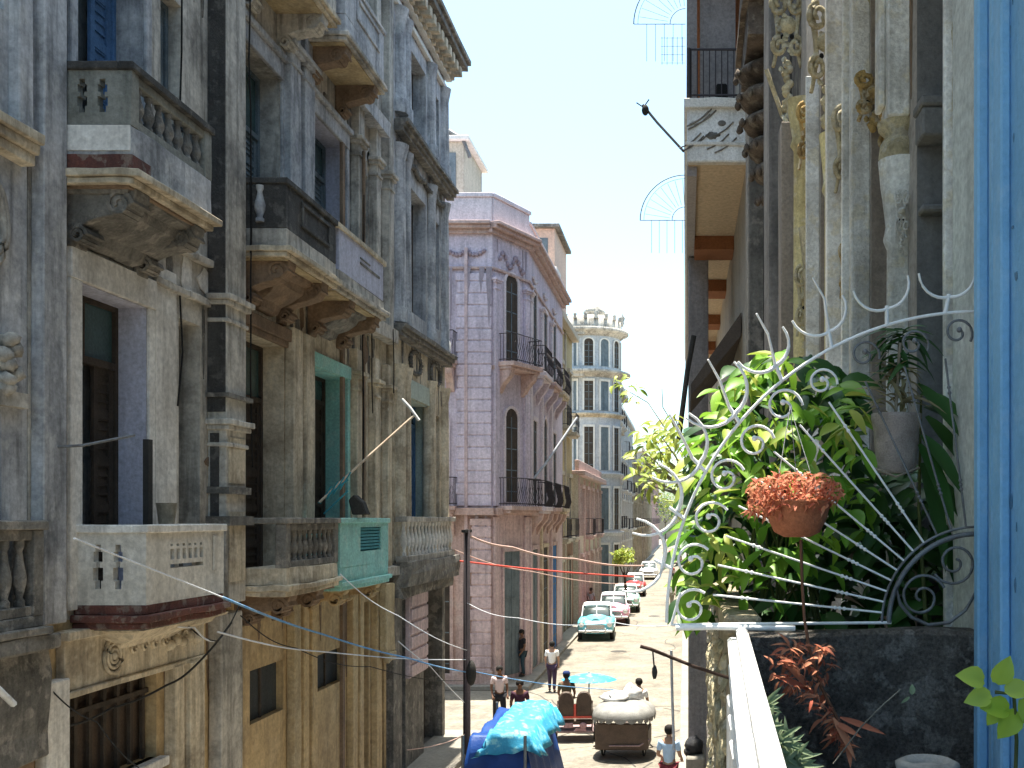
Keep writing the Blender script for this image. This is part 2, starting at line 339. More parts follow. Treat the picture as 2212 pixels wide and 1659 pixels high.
def balcony(F, par, u0, u1, ztop, zpan, zbot, dep, mpan, mslab, mfas=None, msof=None, mled=None, mcop=None, style='slits', brk=(), brh=.6, band=None, sideholes=True, label=None, mbrk=None, cracked=.018, mo=.07, mbal=None, bandf=.5):
    mfas = mfas or mslab; msof = msof or mslab; mled = mled or mslab; mcop = mcop or mpan; mbrk = mbrk or mslab
    root = MB(); F.box(root, u0, u1, zbot+.10, zpan, 0, dep)
    b = root.build('balcony', mfas, par, bevel=.01, rough=cracked, rlen=.35)
    if label: b['label'] = label
    if band:
        k = MB(); F.box(k, u0-.012, u0+(u1-u0)*bandf, zbot+.10, zbot+.26, .01, dep+.012); k.build('band', band, b, rough=.006, rlen=.4)
    k = MB(); F.box(k, u0-.06, u1+.06, zbot+.02, zbot+.10, 0, dep+mo); F.box(k, u0-.02, u1+.02, zbot-.05, zbot+.02, 0, dep+.02)
    k.build('moulding', mled, b, bevel=.01, rough=cracked, rlen=.3)
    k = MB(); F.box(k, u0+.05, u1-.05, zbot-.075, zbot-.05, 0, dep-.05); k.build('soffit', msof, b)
    th = .10; zc = ztop-.09
    p = MB()
    if style in ('slits', 'solidfront', 'grille', 'louvre'):
        # near and far side panels with the paired vase-shaped slits
        for uu in (u0, u1-th):
            Fs = Fr(*(F.p(uu+th/2, 0, 0).xy), F.n, -F.t) if True else None
            hh = zc-zpan; c = dep*.48; hs = []
            for s_ in (-1, 1):
                a = c + s_*.11
                for (za, zb, wd) in ((.22,.34,.035),(.34,.52,.055),(.52,.6,.022),(.6,.74,.05),(.74,.84,.03)):
                    hs.append((a-wd, a+wd, zpan+hh*za, zpan+hh*zb))
            Fs.wall(p, 0, dep, zpan, zc, -th/2, th/2, hs if sideholes else [])
    if style in ('slits', 'balusters'):
        for uu in (u0, u1-.16, *( [(u0+u1)/2-.07] if u1-u0 > 3 else [])): F.box(p, uu, uu+.16, zpan, zc, dep-.16, dep)
        if style == 'balusters':
            for uu in (u0, u1-.12): F.box(p, uu, uu+.12, zpan, zc, 0, .1)
        F.box(p, u0+.16, u1-.16, zpan, zpan+.1, dep-.13, dep-.02); F.box(p, u0+.16, u1-.16, zc-.1, zc, dep-.13, dep-.02)
        pp = p.build('parapet', mpan, b, bevel=.008, rough=.008, rlen=.4)
        hh = zc-zpan-.2; n = max(3, int((u1-u0-.4)/.2))
        k = MB()
        for i in range(n):
            u = u0+.16 + (u1-u0-.32)*(i+.5)/n
            k.lathe(F.p(u, dep-.075, zpan+.1), [(r, z*hh/.6) for r, z in BAL], 8)
        k.build('balusters', mbal or mpan, pp)
    elif style == 'grille':
        um = (u0+u1)/2; hs = []
        for i in range(6):
            a = um-.42+i*.145; hs += [(a, a+.09, zpan+.48, zpan+.6)]
        hs += [(um-.42, um+.40, zpan+.38, zpan+.425)]
        hs += [(um-.42+i*.145, um-.36+i*.145, zpan+.63, zpan+.66) for i in range(6)]
        F.wall(p, u0+th, u1-th, zpan, zc, dep-th, dep, hs)
        F.box(p, u1-th-.22, u1-th-.14, zpan+.3, zc-.05, dep, dep+.02)
        pp = p.build('parapet', mpan, b, bevel=.008)
    elif style == 'louvre':
        um = u0+(u1-u0)*.42; hs = [(um-.1, um+1.2, zpan+.25, zc-.08)]
        F.wall(p, u0+th, u1-th, zpan, zc, dep-th, dep, hs)
        pp = p.build('parapet', mpan, b, bevel=.008)
        k = MB(); 
        for i in range(7):
            z = zpan+.28+i*(zc-zpan-.36)/7; F.box(k, um-.1, um+1.2, z, z+.04, dep-.08, dep-.03)
        F.box(k, um-.1, um+1.2, zpan+.25, zc-.08, dep-.095, dep-.085)
        k.build('louvre', TEAL, pp)
    elif style == 'panelgrid':
        F.wall(p, u0+th, u1-th, zpan, zc, dep-th, dep, [])
        for uu in (u0, u1-th): F.box(p, uu, uu+th, zpan, zc, 0, dep)
        F.box(p, u0+.6, u1-.35, zpan+.18, zpan+.24, dep, dep+.03); F.box(p, u0+.6, u1-.35, zc-.14, zc-.08, dep, dep+.03)
        F.box(p, u0+.6, u0+.66, zpan+.24, zc-.14, dep, dep+.03); F.box(p, u1-.41, u1-.35, zpan+.24, zc-.14, dep, dep+.03)
        pp = p.build('parapet', mpan, b, bevel=.008, rough=.01)
    else:
        F.wall(p, u0+th, u1-th, zpan, zc, dep-th, dep, [])
        pp = p.build('parapet', mpan, b, bevel=.008)
    k = MB(); o_ = .035
    F.box(k, u0-o_, u1+o_, zc, ztop, dep-th-o_, dep+o_); F.box(k, u0-o_, u0+th+o_, zc, ztop, 0, dep-th-o_); F.box(k, u1-th-o_, u1+o_, zc, ztop, 0, dep-th-o_)
    k.build('coping', mcop, b, bevel=.012, rough=.01, rlen=.4)
    for uc, wd in brk: bracket(F, b, uc, wd, zbot-.05, dep*.95, brh, mbrk)
    return b
def corbel(F, par, u0, u1, z, dep, h, m):
    # cyma-shaped underside between the brackets, narrowing downwards
    mb = MB(); prof = [(1,0),(.97,-.10),(.80,-.16),(.74,-.34),(.52,-.58),(.26,-.72),(.2,-.92),(.06,-1.0)]
    um = (u0+u1)/2; hw = (u1-u0)/2; rings = []
    for f, t in prof:
        k = .45+.55*f; a, b = um-hw*k, um+hw*k; rings.append([F.p(a, 0, z+h*t), F.p(a, dep*f, z+h*t), F.p(b, dep*f, z+h*t), F.p(b, 0, z+h*t)])
    vs = [v for r in rings for v in r]; fs = [(i*4+k, i*4+(k+1) % 4, i*4+4+(k+1) % 4, i*4+4+k) for i in range(len(rings)-1) for k in range(4)] + [(0,1,2,3), tuple(range(len(vs)-4, len(vs)))]
    mb.add(vs, fs); return mb.build('corbel', m, par, rough=.03, rlen=.22)
def body(F, par, u0, u1, z0, z1, d, m, name='body', roof=True):
    mb = MB(); F.box(mb, u0, u1, z0, z1, -d, -.62)
    return mb.build(name, m, par)
def modillions(F, par, u0, u1, z, d, m, step=.46, w=.2):
    u = u0+.1
    while u < u1-.2:
        mb = MB(); F.box(mb, u, u+w, z-.24, z, .1, d); F.box(mb, u+.02, u+w-.02, z-.34, z-.24, .1, d*.55); u += step
        mb.build('modillion', m, par, bevel=.012, rough=.012, rlen=.3)

# ================================================================== LEFT: MAIN OLD BUILDING
FL = Fr(-6.7, 0, (0, 1), (1, 0))
B1 = thing('apartment_building', (-6.7, 17, -H), 'long grey and cream building on the left with stacked balconies, one painted aqua', 'building')
U0, U1 = 10.62, 23.35
ops2 = [(11.4,12.9,3.95,6.95), (13.3,13.85,4.2,6.8), (15.55,17.2,4.1,7.25), (18.56,20.5,4.1,7.3), (21.45,22.0,4.6,7.2), (22.45,22.85,4.6,7.2)]
ops1 = [(11.5,12.95,-1.0,2.62), (13.78,14.38,-.8,2.66), (15.67,17.4,-1.0,2.85), (18.6,20.55,-1.0,2.75), (21.4,21.85,-.9,2.3), (22.5,22.9,-.9,2.3)]
ops3 = [(11.4,12.9,8.6,11.3), (13.3,13.85,8.9,11.2), (15.55,17.2,8.6,11.4), (18.56,20.5,8.6,11.4), (21.45,22.0,8.9,11.2)]
ops0 = [(11.25,13.2,-3.02,-1.86), (14.16,14.5,-5.8,-2.0), (15.95,17.37,-3.18,-2.35), (18.94,20.4,-3.16,-2.5), (21.5,22.05,-5.8,-1.75), (22.75,23.2,-5.8,-1.7)]
mb = MB(); FL.wall(mb, U0, 14.6, -1.1, 12.4, -.6, 0, [o for o in ops1+ops2+ops3 if o[1] < 14.6])
weld(mb.build('wall', GREY, B1)); 
mb = MB(); FL.wall(mb, 14.6, U1, 3.95, 12.4, -.6, 0, [o for o in ops2+ops3 if o[0] > 14.6]); weld(mb.build('wall', GREY, B1))
mb = MB(); FL.wall(mb, 14.6, U1, -1.1, 3.95, -.6, 0, [o for o in ops1 if o[0] > 14.6]); weld(mb.build('wall', CREAM, B1))
mb = MB(); FL.wall(mb, U0, U1, -H, -1.1, -.6, 0, ops0); weld(mb.build('ground_floor_wall', TAN, B1))
body(FL, B1, U0, U1, -H, 12.4, 9, GREY)
ledge(FL, B1, -8, U1, 12.25, .5, .68, GREY, 'cornice')
# doors of the upper floors
door(FL, B1, 11.4, 12.9, 3.95, 6.95, .37, BLUED, 3, 0, openf=(0,1)); lining(FL, B1, 11.4, 12.9, 3.95, 6.95, .36, GREYB)
door(FL, B1, 13.3, 13.85, 4.2, 6.8, .2, WOODG, 1)
door(FL, B1, 15.55, 17.2, 4.1, 7.25, .35, WOODG, 2, 1.0)
door(FL, B1, 18.56, 20.5, 4.1, 7.3, .4, WOODG, 2, .7); lining(FL, B1, 18.56, 20.5, 4.1, 7.3, .39, LILAC)
door(FL, B1, 21.45, 22.0, 4.6, 7.2, .2, WOODG, 1); door(FL, B1, 22.45, 22.85, 4.6, 7.2, .2, WOODG, 1)
d = door(FL, B1, 11.5, 12.95, -1.0, 2.62, .37, WOODD, 3, .75, openf=(0,1)); lining(FL, B1, 11.5, 12.95, -1.0, 2.62, .36, LILAC)
door(FL, B1, 13.78, 14.38, -.8, 2.66, .34, WOODG, 1)
door(FL, B1, 15.67, 17.4, -1.0, 2.85, .38, WOODD, 2, .9); 
door(FL, B1, 18.6, 20.55, -1.0, 2.75, .42, WOODD, 2, .5); lining(FL, B1, 18.6, 20.55, -1.0, 2.75, .41, AQUA)
door(FL, B1, 21.4, 21.85, -.9, 2.3, .15, WOODG, 1); door(FL, B1, 22.5, 22.9, -.9, 2.3, .15, WOODG, 1)
for o in ops3: door(FL, B1, *o, .3, WOODG, 2 if o[1]-o[0] > .8 else 1)
# surrounds
mb = MB(); FL.box(mb, 11.28, 11.5, -1.0, 2.62, 0, .05); FL.box(mb, 11.28, 13.1, 2.62, 2.98, 0, .06); FL.box(mb, 12.95, 13.1, -1.0, 2.62, 0, .04)
mb.build('surround', PALE, B1, bevel=.008)
mb = MB(); FL.box(mb, 18.42, 20.7, 2.75, 3.0, 0, .07); FL.box(mb, 20.55, 20.7, -1.0, 2.75, 0, .05); FL.box(mb, 18.42, 18.6, -1.0, 2.75, 0, .05); mb.build('surround', AQUA, B1, bevel=.008)
for (a, b, c, e) in ((15.4,17.35,4.1,7.25),(18.42,20.64,4.1,7.3),(11.28,13.0,3.95,6.95)):
    mb = MB(); FL.box(mb, a, a+.14, c, e, 0, .05); FL.box(mb, b-.13, b, c, e, 0, .05); FL.box(mb, a, b, e, e+.3, 0, .06); FL.box(mb, a-.05, b+.05, e+.3, e+.4, 0, .12)
    mb.build('surround', GREYB, B1, bevel=.01, rough=.006)
mb = MB(); FL.box(mb, 15.5, 17.5, 2.95, 3.15, 0, .12); FL.box(mb, 15.5, 17.5, 2.85, 2.95, 0, .07); mb.build('lintel', BROWNS, B1, bevel=.01, rough=.01)
# plaster panels painted pale on the first bay
mb = MB(); FL.box(mb, 13.12, 13.66, -1.0, 3.2, 0, .03); mb.build('painted_panel', PALE, B1)
# pilasters
pilaster(FL, B1, 10.66, 11.06, -1.1, 12.2, .14, GREYB, rough=.01)
p = pilaster(FL, B1, 14.62, 15.28, -1.2, 12.2, .26, GREY, cap=(1.35, 3.1), rough=.02)
for bx in ((14.55, 15.36, -.1, .03, 0, .34), (14.58, 15.33, .35, .45, 0, .32), (14.55, 15.36, 1.7, 1.76, 0, .33)):
    mb = MB(); FL.box(mb, *bx); mb.build('ring', DARKG, p, rough=.01)
mb = MB(); FL.box(mb, 14.6, 14.62, 1.5, 12.0, .005, .25); FL.box(mb, 14.6, 14.62, -.9, 1.2, .04, .16); mb.build('dark_side_strip', SOOT, p, rough=.006, rlen=.2)  # dark strips laid over the near side of the pilaster
mb = MB(); FL.box(mb, 14.68, 15.22, -.9, .1, .26, .275); FL.box(mb, 14.68, 15.22, .5, 1.15, .26, .275); mb.build('bare_patch', CREAM, p)
for (a, b) in ((17.42,17.82),(17.98,18.4)): pilaster(FL, B1, a, b, -1.1, 3.2, .16, CREAM, rough=.015)
for (a, b) in ((17.3,17.75),(17.95,18.42)): pilaster(FL, B1, a, b, 4.1, 11.9, .16, GREYB, cap=(7.9,), rough=.015)
for (a, b) in ((20.82,21.2),(22.05,22.35),(22.98,23.3)):
    pilaster(FL, B1, a, b, -1.1, 3.4, .15, CREAM, rough=.015, cap=(2.9,)); pilaster(FL, B1, a, b, 4.1, 12.0, .18, GREY, cap=(7.6,), rough=.015)
mb = MB(); FL.box(mb, 20.2, 20.34, -H, 11.9, .0, .06); mb.tube([FL.p(21.0,.22,-1.0), FL.p(21.0,.22,7.4)], .035); mb.build('drainpipe', BROWNS, B1)
pilaster(FL, B1, 10.72, 11.12, -H, -1.7, .14, PALE, rough=.01)
pilaster(FL, B1, 13.38, 13.62, -H, -1.9, .16, CREAM, rough=.01); pilaster(FL, B1, 13.7, 14.1, -H, -1.9, .2, CREAM, rough=.01)
pilaster(FL, B1, 14.6, 15.3, -H, -1.35, .2, GREY, rough=.02)
pilaster(FL, B1, 15.3, 15.8, -H, -1.6, .1, TAN, rough=.01)
for (a, b) in ((17.5,17.8),(17.95,18.2),(18.35,18.6),(20.6,20.9),(21.05,21.3),(22.2,22.55)): pilaster(FL, B1, a, b, -H, -1.45, .14, TAN if a > 17.9 else OCHRE, rough=.012)
# entablature over the shop front with rosette
e = MB(); FL.box(e, 11.08, 14.3, -1.86, -1.22, 0, .10); FL.box(e, 11.0, 14.45, -1.3, -1.2, 0, .2); FL.box(e, 11.08, 14.3, -1.93, -1.86, 0, .14)
ent = e.build('entablature', CREAM, B1, bevel=.01, rough=.012, rlen=.4)
e = MB()
for r in (.2,.14,.08):
    e.tube([FL.p(12.0 + r*math.cos(a*PI/10), .12, -1.58 + r*math.sin(a*PI/10)) for a in range(20)], .022, 6, closed=True)
e.ball(FL.p(12.0,.12,-1.58), .05, .05, .05)
for k in range(7):
    u = 12.45+k*.25; e.tube([FL.p(u + .1*math.cos(a)*(1-a/9), .115, -1.55+.1*math.sin(a)*(1-a/9)) for a in [i*.7 for i in range(10)]], .018, 5)
for k in range(5): e.ball(FL.p(13.3+k*.18, .12, -1.62+.05*(k % 2)), .07, .08, .07, 8, 5, .4, k)
e.build('ornament', CREAM, ent)
mb = MB(); FL.box(mb, 11.15, 13.3, -3.14, -3.02, -.1, .12); mb.build('sill', PALE, B1, bevel=.01)
for o in (ops0[0],):
    mb = MB()
    for i in range(7): u = o[0]+.1+i*(o[1]-o[0]-.2)/6; FL.box(mb, u-.03, u+.03, o[2], o[3], -.15, -.11)
    FL.box(mb, o[0], o[1], -2.2, -2.14, -.15, -.10); 
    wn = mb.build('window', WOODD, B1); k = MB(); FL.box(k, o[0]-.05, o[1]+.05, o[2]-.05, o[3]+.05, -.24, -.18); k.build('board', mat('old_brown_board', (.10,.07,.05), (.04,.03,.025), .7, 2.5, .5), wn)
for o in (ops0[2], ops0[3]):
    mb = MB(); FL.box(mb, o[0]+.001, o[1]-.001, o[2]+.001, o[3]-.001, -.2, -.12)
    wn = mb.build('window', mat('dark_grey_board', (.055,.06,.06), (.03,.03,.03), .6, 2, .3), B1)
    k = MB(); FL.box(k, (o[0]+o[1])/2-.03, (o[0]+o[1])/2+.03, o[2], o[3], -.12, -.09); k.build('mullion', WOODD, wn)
for o in (ops0[1], ops0[4], ops0[5]):
    door(FL, B1, *o, .4, WOODD, 1)
mb = MB(); FL.box(mb, 22.32, 22.98, -2.9, -1.4, .14, .3); mb.box(*(-6.5,-6.35), 22.4, 22.9, -3.1, -2.9); mb.build('console', OCHRE, B1, bevel=.02, rough=.03, rlen=.2)
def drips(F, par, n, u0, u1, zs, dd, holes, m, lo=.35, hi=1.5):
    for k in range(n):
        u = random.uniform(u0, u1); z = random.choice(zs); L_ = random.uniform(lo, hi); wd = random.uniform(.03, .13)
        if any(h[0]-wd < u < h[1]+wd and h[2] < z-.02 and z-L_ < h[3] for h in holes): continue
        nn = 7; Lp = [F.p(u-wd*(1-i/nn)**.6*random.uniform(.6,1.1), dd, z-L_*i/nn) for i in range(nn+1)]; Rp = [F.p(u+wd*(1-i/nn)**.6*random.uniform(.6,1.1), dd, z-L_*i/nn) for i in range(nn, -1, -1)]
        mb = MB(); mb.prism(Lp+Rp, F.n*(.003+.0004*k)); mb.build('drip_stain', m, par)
random.seed(90)
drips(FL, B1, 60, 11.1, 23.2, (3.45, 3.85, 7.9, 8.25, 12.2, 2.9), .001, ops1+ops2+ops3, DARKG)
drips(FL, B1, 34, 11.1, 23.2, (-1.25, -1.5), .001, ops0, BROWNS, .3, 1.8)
# balconies, upper row
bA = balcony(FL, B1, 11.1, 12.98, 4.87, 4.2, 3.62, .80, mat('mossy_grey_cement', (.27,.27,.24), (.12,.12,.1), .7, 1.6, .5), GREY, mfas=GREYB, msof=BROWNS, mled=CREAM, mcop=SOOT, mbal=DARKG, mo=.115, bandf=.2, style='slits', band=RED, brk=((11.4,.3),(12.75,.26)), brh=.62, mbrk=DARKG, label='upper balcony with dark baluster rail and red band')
mb = MB(); FL.box(mb, 11.085, 11.1, 3.92, 4.19, .02, .79); mb.build('plaster_skirt', PALE, bA, rough=.002)
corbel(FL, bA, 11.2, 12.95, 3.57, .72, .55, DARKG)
bB = balcony(FL, B1, 15.4, 17.6, 5.04, 4.3, 3.93, .80, SOOT, GREY, mo=.10, msof=OCHRE, mled=CREAM, style='panelgrid', brk=((15.75,.3),(17.2,.28)), brh=.68, mbrk=BROWNS)
corbel(FL, bB, 15.9, 17.1, 3.85, .6, .6, BROWNS)
mb = MB(); mb.lathe(FL.p(15.385,.42,4.38), [(r*1.3, z*.9) for r, z in BAL], 8); mb.build('relief', GREYB, bB)
bC = balcony(FL, B1, 17.66, 20.45, 5.04, 4.25, 3.93, .80, LILAC, GREY, mo=.10, msof=OCHRE, mled=GREY, mcop=CREAM, style='solid', brk=((18.6,.3),(20.1,.28)), brh=.62, mbrk=BROWNS)
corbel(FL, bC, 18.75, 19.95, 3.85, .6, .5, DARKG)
mb = MB(); FL.box(mb, 18.9, 20.1, 4.62, 4.66, .80, .812); FL.box(mb, 18.9, 19.5, 4.72, 4.745, .80, .812); mb.build('joint', DARKG, bC)
# lower row
bD = balcony(FL, B1, 11.4, 13.32, -.07, -.95, -1.16, .80, WHITEO if False else mat('grey_white_parapet_paint', (.62,.58,.51), (.42,.39,.34), .6, 1.0, .45, third=(.66,.64,.6)), DARKG, mfas=RED, mled=RED, mcop=PALE, style='grille', brk=(), label='first-floor balcony with white painted solid parapet')
corbel(FL, bD, 11.6, 13.9, -1.24, .6, .3, CREAM)
bE = balcony(FL, B1, 15.4, 17.72, .01, -.74, -1.1, .80, DARKG, BROWNS, msof=BROWNS, mled=CREAM, mfas=CREAM, mcop=DARKG, style='balusters', brk=((15.8,.3),(17.0,.28)), brh=.5, mbrk=BROWNS, cracked=.04)
bF = balcony(FL, B1, 17.82, 20.7, .01, -.85, -1.2, .80, AQUA, AQUA, msof=TAN, mled=AQUA, style='louvre', brk=((18.3,.26),(20.2,.26)), brh=.4, mbrk=TAN, label='first-floor balcony parapet painted aqua')
# top row
bG = balcony(FL, B1, 15.4, 17.6, 9.55, 8.75, 8.34, .80, GREYB, GREY, msof=OCHRE, mled=CREAM, style='panelgrid', brk=((15.8,.28),(17.2,.28)), brh=.6, mbrk=GREY)
bH = balcony(FL, B1, 18.1, 20.42, 9.55, 8.78, 8.36, .80, GREYB, GREYB, msof=OCHRE, mled=GREY, style='panelgrid', brk=((18.42,.28),(20.05,.26)), brh=.62, mbrk=BROWNS)
bI = balcony(FL, B1, 11.1, 12.98, 9.5, 8.7, 8.3, .80, GREY, GREY, msof=OCHRE, style='balusters', brk=((11.45,.28),(12.7,.28)))
# broken ledges and service runs
for bx in ((20.6, U1, 3.9, 4.2, 0, .28), (20.6, U1, -1.25, -1.05, 0, .3), (13.1, 14.6, 3.5, 3.6, 0, .1), (13.1, 14.6, 2.95, 3.05, 0, .07)):
    mb = MB(); FL.box(mb, *bx); mb.build('ledge', GREY, B1, bevel=.01, rough=.03, rlen=.25)
# hanging service wires, broken render and drip stains as real relief
random.seed(33)
for k in range(9):
    u = random.choice((10.86, 13.2, 15.35, 17.87, 20.7, 21.3, 22.9)); z1_ = random.uniform(2, 9); mb = MB(); P = [FL.p(u+random.uniform(-.05,.05), .28+.03*random.random(), z1_-j*.7) for j in range(random.randint(3, 7))]
    mb.tube(P, .012, 5); mb.build('service_wire', BLACK, B1)
for k in range(26):
    u = random.uniform(13.0, 23); z = random.choice((random.uniform(3.0,3.8), random.uniform(7.4,8.2), random.uniform(-.9,2.8))); a_ = random.uniform(.08,.3); b_ = random.uniform(.1,.45)
    if any(o[0]-a_ < u < o[1]+a_ and o[2]-b_ < z < o[3]+b_ for o in ops1+ops2+ops3): continue
    P = [FL.p(u+a_*random.uniform(.6,1.1)*math.cos(t*PI/5), .002, z+b_*random.uniform(.6,1.1)*math.sin(t*PI/5)) for t in range(10)]; mb = MB(); mb.prism(P, (.012,0,0)); mb.build('render_patch', random.choice((CREAM, DARKG, PALE, BROWNS)), B1)
mb = MB(); FL.box(mb, 20.2, 22.6, 8.25, 8.55, 0, .3); mb.build('ledge', GREYB, B1, rough=.03, rlen=.25)

# ================================================================== NEIGHBOUR AT THE LEFT EDGE
B0 = thing('apartment_building', (-6.7, 5, -H), 'grey building cut off by the left photo edge, with a round relief', 'building')
mb = MB(); FL.wall(mb, -8, 10.6, -H, 12.4, -.6, 0, [(9.4,10.25,5.0,8.0), (9.2,10.2,-5.5,1.1)]); weld(mb.build('wall', GREYB, B0)); body(FL, B0, -8, 10.6, -H, 12.4, 9, GREY)
door(FL, B0, 9.4, 10.25, 5.0, 8.0, .25, BLUED, 2); door(FL, B0, 9.2, 10.2, -5.5, 1.1, .25, WOODD, 2)
pilaster(FL, B0, 10.3, 10.52, 3.9, 12.2, .12, GREYB)
ledge(FL, B0, 8.5, 10.52, 3.55, .32, .24, CREAM, rough=.02)
mb = MB(); FL.box(mb, 9.8, 10.5, 1.1, 1.25, 0, .1); 
for r in (.42,.34): mb.tube([FL.p(9.95+r*.6*math.cos(a*PI/12), .06, 2.85+r*math.sin(a*PI/12)) for a in range(24)], .035, 6, closed=True)
for k in range(7): mb.ball(FL.p(10.2+.1*math.sin(k*2), .08, 1.75-k*.08), .09, .1, .08, 8, 5, .5, k)
mb.build('relief', GREY, B0, rough=.01)
balcony(FL, B0, 8.2, 10.32, -.02, -.95, -1.16, .35, DARKG, DARKG, style='balusters')
mb = MB(); FL.box(mb, 8.0, 10.6, -2.4, -1.3, 0, .25); FL.box(mb, 8.0, 10.6, -1.32, -1.15, 0, .4); mb.build('cornice', DARKG, B0, bevel=.02, rough=.06, rlen=.2)
pilaster(FL, B0, 10.2, 10.55, -H, -2.4, .12, BROWNS)

# ================================================================== LEFT: END BUILDING WITH THE CORNICE
FM = Fr(-6.55, 0, (0, 1), (1, 0))
B2 = thing('corner_building', (-6.55, 26, -H), 'grey corner building on the left with deep bracketed cornice and half columns', 'building')
V0, V1 = 23.4, 28.4
q3 = [(24.6,26.3,9.5,11.2),(27.2,27.7,9.6,11.1)]; q2 = [(24.6,26.3,4.95,7.9),(27.2,27.75,5.0,7.8)]; q1 = [(24.8,26.75,-.85,2.85),(27.3,27.8,-.85,2.7)]; q0 = [(26.1,28.1,-5.9,-1.5),(24.1,24.4,-5.9,-1.9)]
mb = MB(); FM.wall(mb, V0, V1, 4.1, 12.3, -.6, 0, q3+q2); weld(mb.build('wall', GREYB, B2))
mb = MB(); FM.wall(mb, V0, V1, -1.1, 4.1, -.6, 0, q1); weld(mb.build('wall', CREAM, B2))
mb = MB(); FM.wall(mb, V0, V1, -H, -1.1, -.6, 0, q0); weld(mb.build('ground_floor_wall', DARKG, B2)); body(FM, B2, V0, V1, -H, 12.3, 9, GREY)
for o in q3+q2: door(FM, B2, *o, .35, WOODD, 2 if o[1]-o[0] > 1 else 1)
door(FM, B2, *q1[0], .4, BLUED, 2, .5); lining(FM, B2, *q1[0], .39, mat('pale_green_wash', (.42,.48,.42), (.3,.33,.3), .5, 1.5, .3)); door(FM, B2, *q1[1], .3, WOODG, 1)
for o in q0: door(FM, B2, *o, .5, WOODD, 2 if o[1]-o[0] > 1 else 1)
mb = MB(); FM.box(mb, 24.6, 26.95, 2.86, 3.3, 0, .05); mb.build('lintel', mat('pale_green_wash', (.42,.48,.42)), B2, bevel=.01)
mb = MB(); FM.box(mb, V0, V1+.3, 12.3, 12.42, 0, .35); FM.box(mb, V0-.1, V1+.55, 12.42, 12.58, 0, .52); FM.box(mb, V0-.1, V1+.6, 12.58, 12.72, 0, .6)
co = mb.build('cornice', DARKG, B2, bevel=.015, rough=.02, rlen=.3)
mb = MB(); FM.box(mb, V0, V1+.15, 11.95, 12.02, 0, .16); FM.box(mb, V0, V1+.1, 11.6, 11.72, 0, .1); mb.build('frieze', WHITEL, co, bevel=.01)
modillions(FM, co, V0-1.5, V1+.5, 12.3, .45, CREAM, .42, .2)
for (a, b) in ((23.5,23.95),(24.12,24.5),(26.45,26.85),(26.95,27.15),(27.95,28.35)):
    d_ = .2 if a in (23.5, 26.45, 27.95) else .12
    for z0, z1, m_ in ((-.95, 3.5, CREAM), (4.45, 8.5, GREYB), (9.2, 11.6, GREYB)):
        mb = MB(); mb.lathe(FM.p((a+b)/2, 0, z0), [((b-a)/2*1.1,0),((b-a)/2*1.1,.3),((b-a)/2*.9,.36),((b-a)/2*.8,z1-z0-.35),((b-a)/2*.85,z1-z0-.3),((b-a)/2*1.15,z1-z0)], 12)
        mb.build('half_column', m_, B2, rough=.006, rlen=.6)
for z, m_, dd in ((8.72, DARKG, .34), (4.12, DARKG, .3)):
    ledge(FM, B2, V0, V1+.2, z, .3, dd, m_, 'string_course', .045)
mb = MB()
for k in range(30): mb.ball(FM.p(24.0+k*.14, .06, 8.4-.10*abs(math.sin(k*.45))), .07, .08, .07, 7, 5, .6, k)
mb.build('garland', DARKG, B2)
for uc in (25.2, 27.2):
    mb = MB()
    for k in range(22): mb.ball(FM.p(uc+.5*math.cos(k*PI/11), .03, 3.75+.26*math.sin(k*PI/11)), .06, .07, .05, 7, 5, .6, k)
    mb.build('wreath', DARKG, B2)
mb = MB(); FM.box(mb, V0, V1+.1, -1.55, -1.0, 0, .38); FM.box(mb, V0, V1+.1, -1.8, -1.55, 0, .2); mb.build('ledge', DARKG, B2, rough=.07, rlen=.16)
mb = MB(); FM.box(mb, V0, V1, -1.0, -.85, .05, .28); FM.box(mb, V0, V1, -.08, .04, .03, .3); par_ = mb.build('parapet', GREY, B2, bevel=.01, rough=.01)
mb = MB()
for k in range(15): mb.lathe(FM.p(V0+.2+k*.33, .17, -.85), [(r*1.25, z*.77/.6) for r, z in BAL], 8)
mb.build('balusters', PALE, par_)
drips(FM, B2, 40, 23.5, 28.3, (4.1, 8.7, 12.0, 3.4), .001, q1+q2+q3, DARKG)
mb = MB(); FM.box(mb, 24.35, 25.95, -3.75, -1.78, .0, .12)
for k in range(6): FM.box(mb, 24.38, 25.92, -3.72+k*.33, -3.72+k*.33+.27, .12, .16)
mb.build('pier', PINK, B2, bevel=.015)
